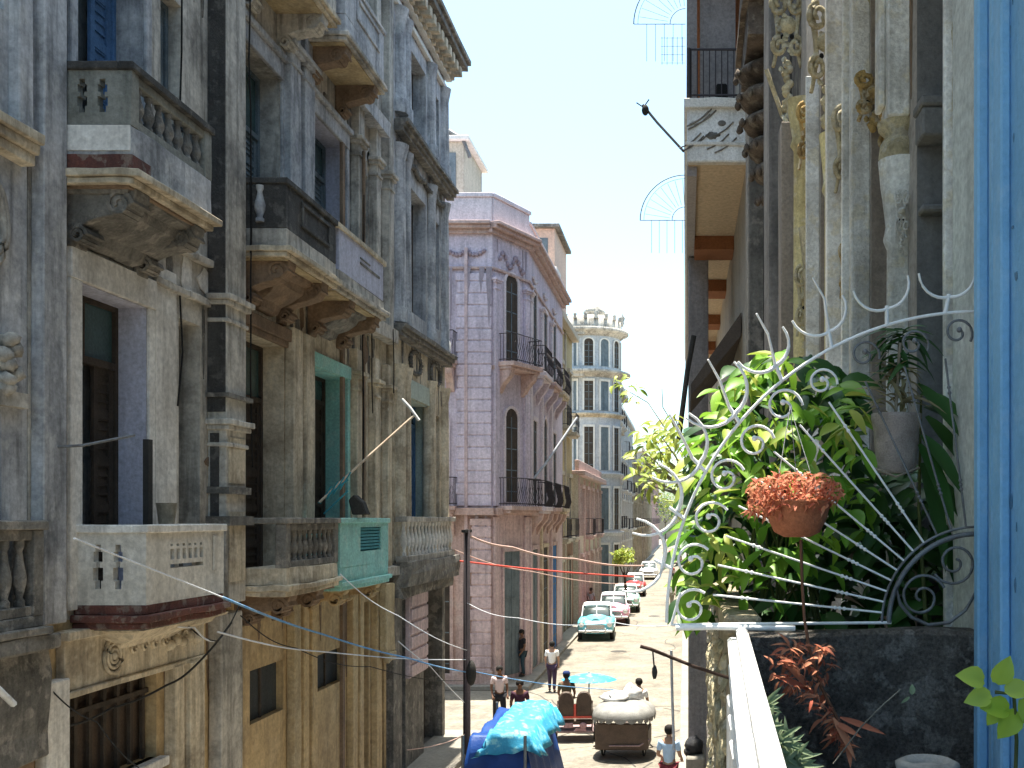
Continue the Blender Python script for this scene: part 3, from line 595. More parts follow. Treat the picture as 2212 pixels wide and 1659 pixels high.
# ================================================================== PINK CORNER BUILDING
def quoins(F, par, u0, u1, z0, z1, d, m, step=.42):
    mb = MB(); z = z0; i = 0
    while z < z1-.05:
        F.box(mb, u0, u1-(.0 if i % 2 else .06), z, min(z1, z+step-.05), 0, d); z += step; i += 1
    F.box(mb, u0+.03, u1-.08, z0, z1, 0, d-.03)
    return mb.build('quoin_pier', m, par, bevel=.015)
def arch_window(F, par, u0, u1, z0, z1, wood=WOODD, m=PINKW, arch=True):
    um = (u0+u1)/2; r = (u1-u0)/2; mb = MB()
    F.box(mb, u0-.12, u0, z0, z1, 0, .06); F.box(mb, u1, u1+.12, z0, z1, 0, .06)
    if arch:
        n = 8
        for k in range(n):
            a, b = PI*k/n, PI*(k+1)/n
            P = [F.p(um+q*math.cos(t), 0, z1+q*math.sin(t)*.8) for q, t in ((r, a), (r+.12, a), (r+.12, b), (r, b))]
            mb.prism(P, F.n*.07)
    else: F.box(mb, u0-.12, u1+.12, z1, z1+.16, 0, .09)
    o = mb.build('window', m, par)
    g = MB(); F.box(g, u0, u1, z0, z1, .004, .02)
    if arch: 
        P = [F.p(um+r*math.cos(PI*k/8), .004, z1+.8*r*math.sin(PI*k/8)) for k in range(9)]; g.prism(P, F.n*.016)
    g.build('shutter', wood, o)
    s = MB(); F.box(s, um-.02, um+.02, z0, z1, .02, .035)
    for k in range(4): z = z0+(z1-z0)*(k+.5)/4; F.box(s, u0+.03, um-.05, z-.02, z+.02, .02, .03); F.box(s, um+.05, u1-.03, z-.02, z+.02, .02, .03)
    s.build('rail', WOODG, o)
    return o
def iron_balcony(F, par, u0, u1, z, dep, mslab, mcorb=None, h=1.0, belly=True, posts=None, step=.13):
    mb = MB(); F.box(mb, u0, u1, z-.16, z, 0, dep); F.box(mb, u0+.05, u1-.05, z-.26, z-.16, 0, dep*.85)
    b = mb.build('balcony', mslab, par, bevel=.015, rough=.01, rlen=.6)
    r = MB()
    for hh in (.08, h): r.tube([F.p(u0+.05, 0, z+hh), F.p(u0+.05, dep-.05, z+hh), F.p(u1-.05, dep-.05, z+hh), F.p(u1-.05, 0, z+hh)], .018, 5)
    u = u0+.05
    while u < u1-.04:
        q = .12 if belly else 0
        r.tube([F.p(u, dep-.05, z), F.p(u, dep-.05+q, z+h*.3), F.p(u, dep-.05+q*.3, z+h*.65), F.p(u, dep-.05, z+h)], .009, 4)
        if int((u-u0)/step) % 2 == 0: r.tube([F.p(u+.06+.05*math.cos(a*.8), dep-.04+q*.5, z+h*.55+.16*math.sin(a*.8)) for a in range(8)], .007, 4, closed=True)
        u += step
    d_ = .05
    while d_ < dep-.1: 
        for uu in (u0+.05, u1-.05): r.tube([F.p(uu, d_, z), F.p(uu, d_, z+h)], .009, 4)
        d_ += step
    r.build('railing', IRON, b)
    if mcorb:
        c = MB()
        for uu in (u0+.25, u1-.25):
            P = [F.p(uu-.14, 0, z-.26), F.p(uu-.14, dep*.8, z-.26), F.p(uu-.14, dep*.7, z-.5), F.p(uu-.14, dep*.3, z-.8), F.p(uu-.14, .05, z-1.1), F.p(uu-.14, 0, z-1.1)]
            c.prism(P, F.t*.28)
        c.build('bracket', mcorb, b, bevel=.02, rough=.01)
    return b
B3 = thing('corner_building', (-6.9, 40, -H), 'pink and lilac corner building with striped quoin piers and black iron balconies', 'building')
FA = Fr(-6.85, 37.0, (-1, 0), (0, -1)); pA, pB = Vector((-6.85, 37.0)), Vector((-5.9, 39.2))
tc = (pB-pA).normalized(); FC = Fr(pA.x, pA.y, tc, (tc.y, -tc.x)); LC = (pB-pA).length
FS = Fr(-5.9, 39.2, (0, 1), (1, 0)); LS = 10.9
z3 = 10.35
for F, a, b in ((FA, 0, 12), (FC, 0, LC), (FS, 0, LS)):
    mb = MB(); F.wall(mb, a, b, .35, z3, -.5, 0, []); mb.build('wall', PINKL, B3)
    mb = MB(); F.wall(mb, a, b, -H, .35, -.5, 0, []); mb.build('ground_floor_wall', PINK if F is not FA else SALMON, B3)
    e = .25 if F is FC else .0
    mb = MB(); F.box(mb, a-e, b+e, z3-.25, z3-.1, 0, .16); F.box(mb, a-e, b+e, z3-.1, z3+.02, 0, .34); F.box(mb, a-e, b+e, z3+.02, z3+.14, 0, .45); F.box(mb, a-.05, b+.05, z3-1.5, z3-1.4, 0, .08)
    mb.build('cornice', SALMON, B3, bevel=.015, rough=.015, rlen=.6)
    mb = MB(); F.box(mb, a, b, z3+.14, z3+(1.05 if F is not FS else .7), -.2, .06); F.box(mb, a-.03, b+.03, z3+(1.05 if F is not FS else .7), z3+(1.2 if F is not FS else .82), -.24, .12)
    mb.build('parapet', PINKW, B3, bevel=.015, rough=.01, rlen=.7)
    mb = MB(); F.box(mb, a-.1, b+.1, .12, .38, 0, .3); F.box(mb, a, b, 5.3, 5.45, 0, .08); mb.build('string_course', SALMON, B3, bevel=.01, rough=.015, rlen=.6)
mb = MB()
for (x0, x1, y0, y1) in ((-18, -6.95, 37.5, 50), (-6.95, -6.45, 39.6, 50)): mb.box(x0, x1, y0, y1, -H, z3)
mb.build('body', PINKL, B3)
for k in range(14): pass
# quoin piers on the side facing us
quoins(FA, B3, .02, 1.28, .45, 8.7, .10, PINKL); quoins(FA, B3, .02, .78, -5.7, .0, .12, PINK); quoins(FA, B3, 3.0, 3.8, .45, 8.7, .10, PINKL)
mb = MB(); FA.box(mb, -.04, 1.4, -H, -5.4, 0, .2); FA.box(mb, 1.0, 12, -H, -5.5, 0, .12); mb.build('plinth', SALMON, B3, bevel=.02, rough=.01)
for u in (1.62, 4.6, 6.6): 
    arch_window(FA, B3, u, u+.8, 5.75, 8.4); arch_window(FA, B3, u, u+.8, .6, 3.5)
    iron_balcony(FA, B3, u-.4, u+1.2, 5.6, .6, SALMON, SALMON); iron_balcony(FA, B3, u-.4, u+1.2, .45, .5, SALMON, SALMON)
for u in (1.5, 4.4): arch_window(FA, B3, u, u+1.1, -5.7, -1.3, WOODD, SALMON, False)
mb = MB(); FA.box(mb, .86, .97, -5.8, 9.6, 0, .12); mb.build('downpipe', PINK, B3)
# chamfered corner
arch_window(FC, B3, .8, 1.6, 5.75, 8.6); arch_window(FC, B3, .8, 1.6, .6, 3.7); arch_window(FC, B3, .7, 1.75, -5.7, -1.2, WOODG, PINK, False)
for z in (5.6,): iron_balcony(FC, B3, .2, LC-.15, z, .75, SALMON, SALMON)
iron_balcony(FC, B3, .2, LC-.15, .45, .7, SALMON, None)
for u in (.02, LC-.36):
    pilaster(FC, B3, u, u+.3, .45, 8.6, .12, PINKL, cap=(8.5,)); pilaster(FC, B3, u, u+.3, -5.9, .05, .1, PINK)
mb = MB()
for k in range(14): mb.ball(FC.p(.45+k*.12, .03, 9.35+.22*math.sin(k*.9)), .08, .07, .10, 7, 5, .7, k)
for k in range(12): mb.ball(FA.p(.3+k*.12, .03, 9.5-.14*abs(math.sin(k*.6))), .08, .07, .08, 7, 5, .7, k)
mb.build('garland', mat('dusty_mauve_relief', (.38,.30,.34), (.25,.2,.22), .6, 2, .3), B3)
# street side
bay = 3.05
for k in range(3):
    u = .55+k*bay
    arch_window(FS, B3, u+.4, u+1.4, 5.75, 8.6, WOODD, PINKW, k % 2 == 0); arch_window(FS, B3, u+.4, u+1.4, .6, 3.8, WOODD, PINKW, k % 2 == 1)
    arch_window(FS, B3, u+.2, u+1.6, -5.8, -1.2, (WOODG, WOODD, mat('blue_shop_shutter', (.03,.16,.42), (.02,.08,.2), .4, 2, .2))[k % 3], (PINK, CREAM, SALMON)[k % 3], False)
    for zz in (5.6, .45):
        iron_balcony(FS, B3, u-.1, u+2.0, zz, .62, (PINKW, SALMON, CREAM)[k % 3], PINKL if zz > 3 else SALMON)
    pilaster(FS, B3, u-.5, u-.2, .45, 8.6, .12, PINKW, cap=(8.5,)); pilaster(FS, B3, u-.5, u-.2, -5.9, .05, .1, (PINK, CREAM, PINK)[k % 3])
    mb = MB()
    for j in range(6): mb.ball(FS.p(u+.4+j*.18, .03, 9.3-.1*math.sin(j*.6)), .08, .08, .08, 7, 5, .7, j)
    mb.build('garland', PINKW, B3)
for k in range(4): pass
random.seed(5); drips(FA, B3, 16, .1, 5, (5.3, 10.0, .1, 8.9), .105, [], mat('grey_rain_stain', (.33,.28,.32), (.2,.18,.2), .6, 3, .4), .4, 2.2)
drips(FC, B3, 14, .1, LC-.1, (5.2, 10.0, .1), .004, [(.6,1.8,-5.7,9.2)], mat('grey_rain_stain', (.33,.28,.32)), .4, 2.0)
# things on its roof and behind
def rooftop(nm, x0, x1, y0, y1, z0, z1, m, mroof, label, tank=False):
    b = thing(nm, ((x0+x1)/2, y0, z0), label, 'rooftop room')
    mb = MB(); mb.box(x0, x1, y0, y1, z0, z1); mb.build('wall', m, b, bevel=.03)
    mb = MB(); mb.box(x0-.2, x1+.25, y0-.25, y1+.2, z1, z1+.18); r = mb.build('roof', mroof, b, bevel=.02, rough=.01, rlen=.6)
    mb = MB(); mb.box(x1-.9, x1-.35, y0-.03, y0+.02, z0+.2, z1-.5); mb.build('window', WOODG, b)
    return b
r1 = rooftop('rooftop_room', -10.9, -9.55, 45, 49, z3, 16.3, BEIGE, WHITEL, 'tall beige rooftop room with white eave behind the grey corner building')
mb = MB(); mb.tube([(-10.9, 45.1, 16.75), (-10.3, 45.0, 16.8), (-9.6, 45, 16.4), (-9.3, 45, 15.6)], .09, 8); mb.box(-10.9, -9.9, 45, 46, 16.48, 16.7); mb.build('pipe', IRONG, r1)
rooftop('rooftop_room', -8.55, -6.5, 52, 57, 6, 14.5, PEACH, DARKG, 'flat peach wall of a rooftop room above the pink parapet')
r3 = rooftop('rooftop_room', -7.2, -6.45, 50.6, 51.8, 9.0, 12.0, DARKG, WHITEL, 'small dark rooftop shed with sunlit white roof beside the peach wall')

# ================================================================== FARTHER BUILDINGS
def row_house(x0, sgn, y0, y1, ztop, floors, m, mtrim, label, depth=9, side=True, gm=None, doorm=WOODD):
    b = thing('street_building', (x0, y0, -H), label, 'building', None)
    F = Fr(x0, y0, (0, 1), (sgn, 0)); L = y1-y0
    mb = MB(); mb.box(min(x0, x0-sgn*depth), max(x0, x0-sgn*depth), y0, y1, -H, ztop); mb.build('wall', m, b)
    mb = MB(); F.box(mb, -.05, L+.05, ztop-.2, ztop+.1, 0, .4); F.box(mb, 0, L, ztop+.1, ztop+.7, -.2, .05); F.box(mb, -.15, 0, ztop-.1, ztop+.1, -depth, .4); mb.build('cornice', mtrim, b, bevel=.02, rough=.02, rlen=.8)
    if gm: mb = MB(); F.box(mb, .01, L-.01, -H, -1.2, 0, .06); mb.build('ground_floor_wall', gm, b)
    n = max(2, int(L/3.0)); fh = (ztop+1.2)/max(1, floors-1)
    for k in range(n):
        u = L*(k+.5)/n
        for f in range(floors):
            z0 = -5.8 if f == 0 else -1.0+fh*(f-1); hh = 3.6 if f == 0 else min(3.2, fh*.72)
            mb = MB(); e = .06 if (f == 0 and gm) else 0
            F.box(mb, u-.62, u-.5, z0, z0+hh, e, .12); F.box(mb, u+.5, u+.62, z0, z0+hh, e, .12); F.box(mb, u-.7, u+.7, z0+hh, z0+hh+.2, e, .18)
            wn = mb.build('window', mtrim, b); mb = MB(); F.box(mb, u-.5, u+.5, z0, z0+hh, e+.002, e+.03); F.box(mb, u-.03, u+.03, z0, z0+hh, e+.03, e+.06); mb.build('shutter', doorm if (k+f) % 3 else WOODG, wn)
            if f and (k+f) % 2 == 0 or f and L < 12: iron_balcony(F, b, u-.95, u+.95, z0, .55, mtrim, None, belly=False, step=.22)
        mb = MB(); F.box(mb, u-L/n/2+.02, u-L/n/2+.3, -H+.1, ztop-.3, 0, .09); mb.build('pilaster', mtrim, b)
    if side:
        FSd = Fr(x0, y0, (-sgn, 0), (0, -1))
        for f in range(1, floors):
            for k in range(2):
                z0 = -1.0+fh*(f-1); u = 1.6+k*2.4; mb = MB(); FSd.box(mb, u-.4, u+.4, z0+.8, z0+2.4, 0, .04); mb.build('window', WOODD, b)
    return b
row_house(-6.3, 1, 50.4, 58, 10.0, 3, YELB, BEIGE, 'yellowish building between the pink building and the pale tower building', gm=BROWNS)
row_house(-6.0, 1, 58.4, 74.2, 2.6, 2, BEIGE, SALMON, 'low beige building with salmon trim just before the pale tower building')
# pale blue building with the rounded corner
B4 = thing('tower_building', (-6.9, 76, -H), 'pale blue far building with a round corner tower and domed crest', 'building')
cx, cy, rr = -7.15, 77.2, 2.35
mb = MB(); mb.box(-15, -7.2, 75.0, 92, -H, 12.6); mb.box(-7.2, -5.6, 77.5, 92, -H, 12.0); mb.build('wall', BLUW, B4)
mb = MB(); mb.lathe((cx, cy, 0), [(rr, -H), (rr, 13.3)], 28); mb.build('round_corner', BLUW, B4)
for z, h_, dd, m_ in ((-1.3,.35,.3,BLUW),(3.0,.3,.3,BLUW),(7.3,.3,.35,CREAM),(10.2,.5,.75,GREY),(13.2,.55,.6,GREY)):
    mb = MB(); mb.lathe((cx, cy, z), [(rr+.05,0),(rr+dd*.5,h_*.4),(rr+dd,h_*.6),(rr+dd,h_),(rr,h_)], 28); mb.box(-15, -7.2, 75-dd*.8, 75.0, z, z+h_); mb.box(-5.6, -5.6+dd*.8, 78, 92, z, z+h_) if z < 11 else None
    mb.build('cornice', m_, B4, rough=.03, rlen=1)
mb = MB(); mb.lathe((cx, cy, 13.75), [(rr+.1,0),(rr+.1,.7),(rr-.2,.75),(rr-.3,1.0),(.1,1.05)], 20); mb.lathe((-6.7, 77.0, 14.4), [(.7,0),(.7,.7),(.85,.78),(.6,1.1),(.2,1.35),(.05,2.0)], 14)
for k in range(20):
    a = 2*PI*k/20; mb.lathe((cx+(rr+.15)*math.cos(a), cy+(rr+.15)*math.sin(a), 14.4), [(.17,0),(.12,.2),(.2,.4),(.05,.62),(.0,.8)] if k % 4 == 0 else [(.14,0),(.12,.25),(.15,.35),(0,.42)], 8)
mb.box(-15, -9.3, 75, 75.4, 13.0, 14.2); mb.lathe((-6.3, 78.6, 13.7), [(.7,0),(.6,.9),(.3,1.5),(.03,2.4)], 10)
mb.build('crest', GREY, B4, rough=.06, rlen=1)
for z0, hh in ((-5.7,3.8),(-.8,3.0),(3.5,3.1),(7.8,2.1),(11.0,1.7)):
    for k in range(8):
        a = -PI*.95 + k*PI*.16; c = Vector((cx+rr*math.cos(a), cy+rr*math.sin(a), 0)); t = Vector((-math.sin(a), math.cos(a), 0)); n_ = Vector((math.cos(a), math.sin(a), 0))
        F = Fr(c.x, c.y, t, n_); arch_window(F, B4, -.32, .32, z0, z0+hh, WOODD if k % 2 else WOODG, WHITEL, z0 > 10)
FT = Fr(-7.2, 75, (-1, 0), (0, -1)); FT2 = Fr(-5.6, 79.5, (0, 1), (1, 0))
for z0, hh in ((-.8,3.0),(3.5,3.1),(7.8,2.1)):
    for u in (2.9, 4.3): arch_window(FT, B4, u-.4, u+.4, z0, z0+hh, WOODG, WHITEL, False)
    for u in (1.5, 4.5, 7.5, 10.5):
        arch_window(FT2, B4, u-.5, u+.5, z0, z0+hh, WOODD, WHITEL, False); iron_balcony(FT2, B4, u-.9, u+.9, z0, .6, WHITEL, None, belly=False, step=.3)
# long run of small facades down to the end, both sides
row_house(-5.7, 1, 92.3, 112, 9.5, 4, mat('grey_render', (.38,.38,.38), (.24,.24,.25)), WHITEL, 'grey balconied building past the tower building', side=False)
row_house(-5.8, 1, 112.5, 140, 6.5, 3, YELB, CREAM, 'ochre terrace far down the left side of the street')
row_house(-5.7, 1, 140.5, 175, 9.0, 3, mat('grey_render', (.38,.38,.38)), CREAM, 'grey terrace at the far end of the left side')
row_house(-6.0, 1, 176, 235, 7.0, 3, PINKW, SALMON, 'pale pinkish terrace, last one before the end of the street')
row_house(1.0, -1, 60, 100, 8.5, 3, BEIGE, CREAM, 'beige terrace on the right side beyond the dark stone building')
row_house(1.0, -1, 100.5, 160, 8.0, 3, mat('grey_render', (.38,.38,.38)), WHITEL, 'pale grey terrace far along the right side')
be = thing('street_building', (-2, 300, -H), 'low grey building closing off the far end of the street', 'building')
mb = MB(); mb.box(-30, -9, 300, 312, -H, 6.5); mb.box(-9, 12, 306, 318, -H, 4.5); mb.box(4, 30, 295, 306, -H, 8); mb.build('wall', BEIGE, be)
mb = MB(); mb.box(-30.4, -8.8, 299.5, 312, 6.5, 7.2); mb.box(3.8, 30, 294.5, 306, 8, 8.7); mb.box(-9, 12, 305.6, 306, 4.5, 5.2); mb.build('cornice', WHITEL, be)
for k in range(13):
    for f in range(3):
        mb = MB(); x = -28+k*1.6; z = -5.5+f*4; mb.box(x, x+.8, 299.9, 300.0, z, z+2.2); mb.build('window', WOODD, be)
# ================================================================== RIGHT SIDE: FACADES
FR = Fr(1.0, 0, (0, 1), (-1, 0))
BO = thing('balcony_house', (1.0, 1.5, -H), 'bright blue house wall at the right edge with dark divider and white balcony coping', 'building')
mb = MB(); FR.wall(mb, -4, 3.36, -H, 12, -.4, 0, []); mb.build('wall', BLUEP, BO)
mb = MB(); FR.box(mb, -4, 3.355, -1.36, 3.3, 0, .055); mb.build('corner_board', BLUEP, BO, bevel=.006, rough=.004, rlen=.2)
mb = MB()
for a, b, d_ in ((3.02,3.10,.03),(3.14,3.18,.02),(3.24,3.29,.035)): FR.box(mb, a, b, -1.35, 3.2, .055, .055+d_)
mb.build('moulding', BLUEP, BO, bevel=.006, rough=.003, rlen=.4)
mb = MB(); mb.box(.17, 1.0, 3.36, 3.5, -1.36, -.365); mb.build('divider_wall', STONED, BO, bevel=.015, rough=.018, rlen=.12)
mb = MB(); mb.box(.06, 1.0, -3, 3.5, -1.62, -1.36); mb.build('balcony', STONED, BO, bevel=.02)
mb = MB()
for (a, b, z0, z1) in ((-.004,.034,-.385,-.355),(-.032,.030,-.405,-.387),(-.018,.028,-.47,-.405),(-.028,.028,-.50,-.47),(-.015,.028,-1.36,-.50)):
    mb.add([(x, y, z) for x0_, y in ((.17, 3.4), (.022, -1.6)) for x in (x0_+a, x0_+b) for z in (z0, z1)], [(0,1,3,2),(4,6,7,5),(0,4,5,1),(2,3,7,6),(0,2,6,4),(1,5,7,3)])
mb.build('coping', WHITEP, BO, bevel=.012, rough=.003, rlen=.3)
mb = MB(); rx = lambda y: .17-(3.4-y)*.0296
for k in range(14):
    y = -1.3+k*.34; x = rx(y); mb.box(x-.03, x-.014, y, y+.2, -.9, -.56)
mb.build('parapet_relief', WHITEP, BO, bevel=.005)
mb = MB(); mb.tube([(-.03, 3.41, -.358), (.09, 3.41, -.356), (.22, 3.41, -.358), (.36, 3.41, -.36)], .010, 6); mb.build('bar', IRONW, BO)
mb = MB(); mb.box(.34, 1.0, -3, 5.9, 3.35, 3.6); mb.box(.34, .44, -3, 5.9, 3.6, 4.4); mb.build('upper_balcony', GREY, BO, bevel=.02)
mb = MB(); mb.box(1.4, 8, -3, 3.36, -H, 12); mb.build('body', GREY, BO)
# ornate neighbour
def petal(mb, p, d, up, L_, w_, curl=.45, n=5, th=.012):
    d = d.normalized(); s_ = d.cross(up); s_ = s_.normalized() if s_.length > 1e-4 else Vector((0,1,0)); u_ = s_.cross(d).normalized(); u_ = u_ if u_.dot(up) > 0 else -u_; vs = []; fs = []
    for i in range(n+1):
        t = i/n; ww = w_*math.sin(PI*(t*.86+.12))**.7; c = p + d*L_*t*(1-.25*t) + u_*curl*L_*t*t
        vs += [c - s_*ww/2, c + u_*ww*.28, c + s_*ww/2, c - u_*th]
    for i in range(n):
        a = i*4
        for k in range(4): fs.append((a+k, a+(k+1) % 4, a+4+(k+1) % 4, a+4+k))
    fs += [(0,1,2,3), (4*n, 4*n+1, 4*n+2, 4*n+3)]
    mb.add(vs, fs)
BN = thing('ornate_building', (1.0, 6, -H), 'peeling cream and grey stucco facade on the right, with slim columns and carved scrolls', 'building')
hl = [(3.78,4.5,-1.35,3.3),(4.86,5.6,-1.35,3.0),(5.85,6.4,-1.35,3.0),(7.0,7.7,-1.35,3.2)]
mb = MB(); FR.wall(mb, 3.37, 9.0, -H, 12.5, -.4, 0, hl); weld(mb.build('wall', WALLG, BN))
mb = MB(); mb.box(1.4, 9, 3.37, 9.0, -H, 12.5); mb.build('body', GREY, BN)
DGP = mat('dark_grey_flat_plaster', (.20,.20,.195), (.13,.13,.13), .6, 2.2, .35); BRP = mat('brown_grey_plaster', (.30,.255,.21), (.19,.155,.125), .7, 2.5, .4); LIP = mat('flaked_lilac_render', (.50,.47,.50), (.27,.24,.25), .75, 4, .4); YEC = mat('smooth_yellow_column_paint', (.76,.66,.34), (.42,.33,.17), .8, 3.5, .6, third=(.8,.78,.68))
for h, m_ in zip(hl, (DGP, BRP, LIP, BRP)):
    mb = MB(); FR.box(mb, h[1]-.012, h[1]-.002, h[2], h[3], -.22, .0); FR.box(mb, h[0], h[1]-.012, h[2], h[3], -.26, -.22); mb.build('recess', m_, BN, rough=.003, rlen=.3)
mb = MB(); mb.box(.99, 1.19, 4.34, 4.487, 1.60, 1.72); mb.box(.98, 1.20, 4.32, 4.487, 1.72, 1.76); mb.box(1.0, 1.18, 4.40, 4.487, 1.30, 1.33); mb.build('shelf_moulding', DGP, BN, bevel=.008)
def slim(u, r, z0, z1, m, d0=.03):
    mb = MB(); mb.lathe(FR.p(u, d0, z0), [(r*1.5,0),(r*1.5,.12),(r*1.2,.16),(r*1.3,.2),(r,.26),(r*.96,z1-z0-.4),(r*1.25,z1-z0-.36),(r*1.05,z1-z0-.3),(r*1.5,z1-z0-.05),(r*1.6,z1-z0)], 18)
    return mb.build('column', m, BN, rough=.005, rlen=.12)
slim(4.72, .060, -1.35, 1.62, WHITEO); mb = MB(); mb.lathe(FR.p(4.72, .04, 1.45), [(.045,0),(.06,.02),(.05,.05),(.07,.12),(.085,.19),(.08,.24),(.055,.28),(.085,.31),(.09,.34)], 18); mb.build('bulb_capital', ORN, BN, rough=.006, rlen=.05); mb = MB(); FR.box(mb, 4.62, 4.83, 1.79, 3.3, 0, .10); FR.box(mb, 4.67, 4.78, 1.85, 3.3, .10, .13); mb.build('pilaster', WHITEO, BN, bevel=.008, rough=.005, rlen=.15); slim(6.8, .062, -1.35, 2.5, YEC); slim(7.9, .07, -1.35, 2.2, ORN); slim(8.5, .09, -1.35, 3.4, YEC)
for (a, b, dd, m_) in ((3.42,3.70,.05,mat('pale_green_white_paint', (.62,.64,.60), (.44,.45,.42), .6, 2.5, .5)),(3.73,3.765,.07,WHITEO),(5.63,5.72,.10,WHITEO),(5.76,5.80,.13,WHITEO),(6.48,6.56,.12,WHITEO),(7.76,7.8,.1,WHITEO),(8.66,8.96,.2,BRP)):
    mb = MB(); FR.box(mb, a, b, -1.35, 3.3, 0, dd); mb.build('pilaster', m_, BN, bevel=.006, rough=.006, rlen=.16)
def cartouche(px, py, w_, h_, Y, m, seed, drops=2):
    random.seed(seed); k = Y/2250; c = W(px, py, Y); a, b = w_*k/2, h_*k/2; mb = MB()
    def P(x, z, y=0): return c + Vector((x*a, y, z*b))
    for sg in (-1, 1):                                      # pair of S-scrolls
        for (z0, r0, tn) in ((.62, .5, 1.5), (-.35, .42, 1.3)):
            pts = []
            for t in range(22):
                q = t/21; an = PI*.5+sg*(-tn*2*PI*q); rr = r0*(1-.78*q); pts.append(P(sg*(.42)+rr*math.cos(an), z0+rr*.55*math.sin(an), -.02-.03*q))
            mb.tube(pts, a*.17, 7, taper=a*.10)
        mb.tube([P(sg*(.75-.25*math.sin(t*PI/10)), .7-1.5*t/10, -.01) for t in range(11)], a*.16, 7, taper=a*.10)
    mb.lathe(P(0,.15,-.01), [(a*.50,0),(a*.46,-.02),(a*.30,-.045),(0,-.055)], 16, axis='y')
    o = mb.build('scrollwork', m, BN, rough=.003, rlen=.05)
    mb = MB()
    for t in range(16): petal(mb, P(random.uniform(-.5,.5), .85-.11*t+random.uniform(-.03,.03), -.03), Vector((random.uniform(-.8,.8), -.2, -1)), Vector((0,-1,0)), a*.55, a*.28, .25, th=.006)
    for t in range(drops*4): mb.ball(P(.12*math.sin(t*2), -.75-.11*t, -.02), a*(.26-.02*(t % 4)), a*.2, a*.24, 8, 6, .25, t)
    mb.build('leafwork', m, o)
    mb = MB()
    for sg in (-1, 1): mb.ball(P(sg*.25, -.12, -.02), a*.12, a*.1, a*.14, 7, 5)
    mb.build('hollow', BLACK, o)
for i, (px, py, w_, h_, Y, m_) in enumerate(((1832,330,76,220,6.42,ORN),(1885,215,84,120,5.55,ORNY),(1922,285,62,150,4.80,ORNY),(1785,110,90,230,6.9,ORN),(1748,300,60,170,8.0,ORNY),(1742,655,56,180,8.3,ORN),(1832,590,46,140,6.42,ORNY),(1945,60,50,120,4.8,ORN),(1700,70,80,190,9.0,ORN),(1945,470,34,120,4.62,WHITEO),(1802,520,34,120,6.7,ORN),(2064,150,24,230,3.74,ORN),(2064,400,20,150,3.74,WHITEO))):
    cartouche(px, py, w_, h_, Y, m_, 40+i, 3 if h_ > 150 else 1)
ar = MB()
for dd, rr_ in ((0, .032), (.05, .022)):
    ar.tube([W(1862+18*math.sin(t*PI/12)*1.6+t*3, -20+t*18, 5.7-dd) for t in range(13)], rr_, 8);
ar.build('arch_moulding', ORN, BN, rough=.006, rlen=.08)
random.seed(31); drips(FR, BN, 24, 3.9, 8.9, (2.9, 1.2, 2.4), .001, hl, BROWNS, .5, 2.0)
for k in range(30):
    u = random.uniform(2.95, 3.34); z = random.uniform(-.9, 1.9); a_ = random.uniform(.004,.018); b_ = random.uniform(.006,.04)
    mb = MB(); mb.prism([FR.p(u+a_*random.uniform(.5,1)*math.cos(t*PI/4), .0552, z+b_*random.uniform(.5,1)*math.sin(t*PI/4)) for t in range(8)], FR.n*.0015); mb.build('paint_chip', mat('old_blue_under_paint', (.08,.22,.38), (.25,.3,.33), .6, 20, 0), BO)
mb = MB(); FR.box(mb, 3.5, 7.0, -1.62, -1.36, 0, .86); mb.build('balcony', STONED, BN, bevel=.02)
mb = MB(); mb.box(.15, .24, 3.5, 6.3, -1.5, -.40); mb.box(.13, .26, 3.5, 6.35, -.40, -.33); mb.box(.12, .26, 3.5, 6.35, -1.72, -1.5)
pp = mb.build('parapet', mat('yellowed_carved_stone', (.45,.38,.26), (.2,.16,.11), .8, 5, .3, bump=.7), BN, bevel=.01, rough=.012, rlen=.1)
o = MB(); random.seed(12)
for k in range(160): petal(o, Vector((.15, random.uniform(3.6, 6.25), random.uniform(-1.4, -.45))), Vector((-.3, random.gauss(0,.7), -1)), Vector((-1,-.3,0)), random.uniform(.05,.10), .06, .08, th=.004)
for k in range(5):
    y = 3.9+k*.52; o.tube([(.14, y+.16*math.cos(t*.6)*(1-t/16), -.95+.2*math.sin(t*.6)*(1-t/16)) for t in range(15)], .016, 5)
o.build('ornament', ORN, pp)
# dark building with the corbelled stack
BD = thing('dark_stone_building', (1.0, 12, -H), 'blackened stone building on the right with stacked scroll corbels', 'building')
mb = MB(); FR.wall(mb, 9.02, 15.5, -H, 13.5, -.4, 0, []); mb.build('wall', DARKG, BD); mb = MB(); mb.box(1.4, 9, 9.02, 15.5, -H, 13.5); mb.build('body', DARKG, BD)
for i, (u, w_) in enumerate(((10.0,.5),(13.1,.6))):
    mb = MB(); FR.box(mb, u-w_/2, u+w_/2, -H, 13, 0, .22); mb.build('pilaster', (mat('smoky_stone', (.24,.22,.20), (.07,.065,.06), .9, 1.6, .6), DARKG)[i], BD, bevel=.02, rough=.02, rlen=.3)
cb = MB(); DB = mat('blackened_brown_stone', (.22,.17,.13), (.035,.03,.027), .9, 4, .6, bump=.9, third=(.4,.35,.27), tamt=.5)
z = 3.45; dps = (.08,.16,.24,.30,.34,.36)
for k in range(6):
    cb.lathe(FR.p(11.6, -.02, z), [(.06+dps[k]*.5,0),(.10+dps[k]*.8,.05),(.12+dps[k]*.9,.12),(.10+dps[k]*.8,.18),(.05+dps[k]*.5,.22)], 16, squash=1.1)
    for q in range(7): a = -PI*.9+q*PI*.16; cb.ball(FR.p(11.6+ (.12+dps[k]*.9)*math.sin(a), (.12+dps[k]*.9)*math.cos(a), z+.09), .035, .04, .05, 7, 5, .4, q)
    z += .27
cb.build('corbel', DB, BD, rough=.02, rlen=.1)
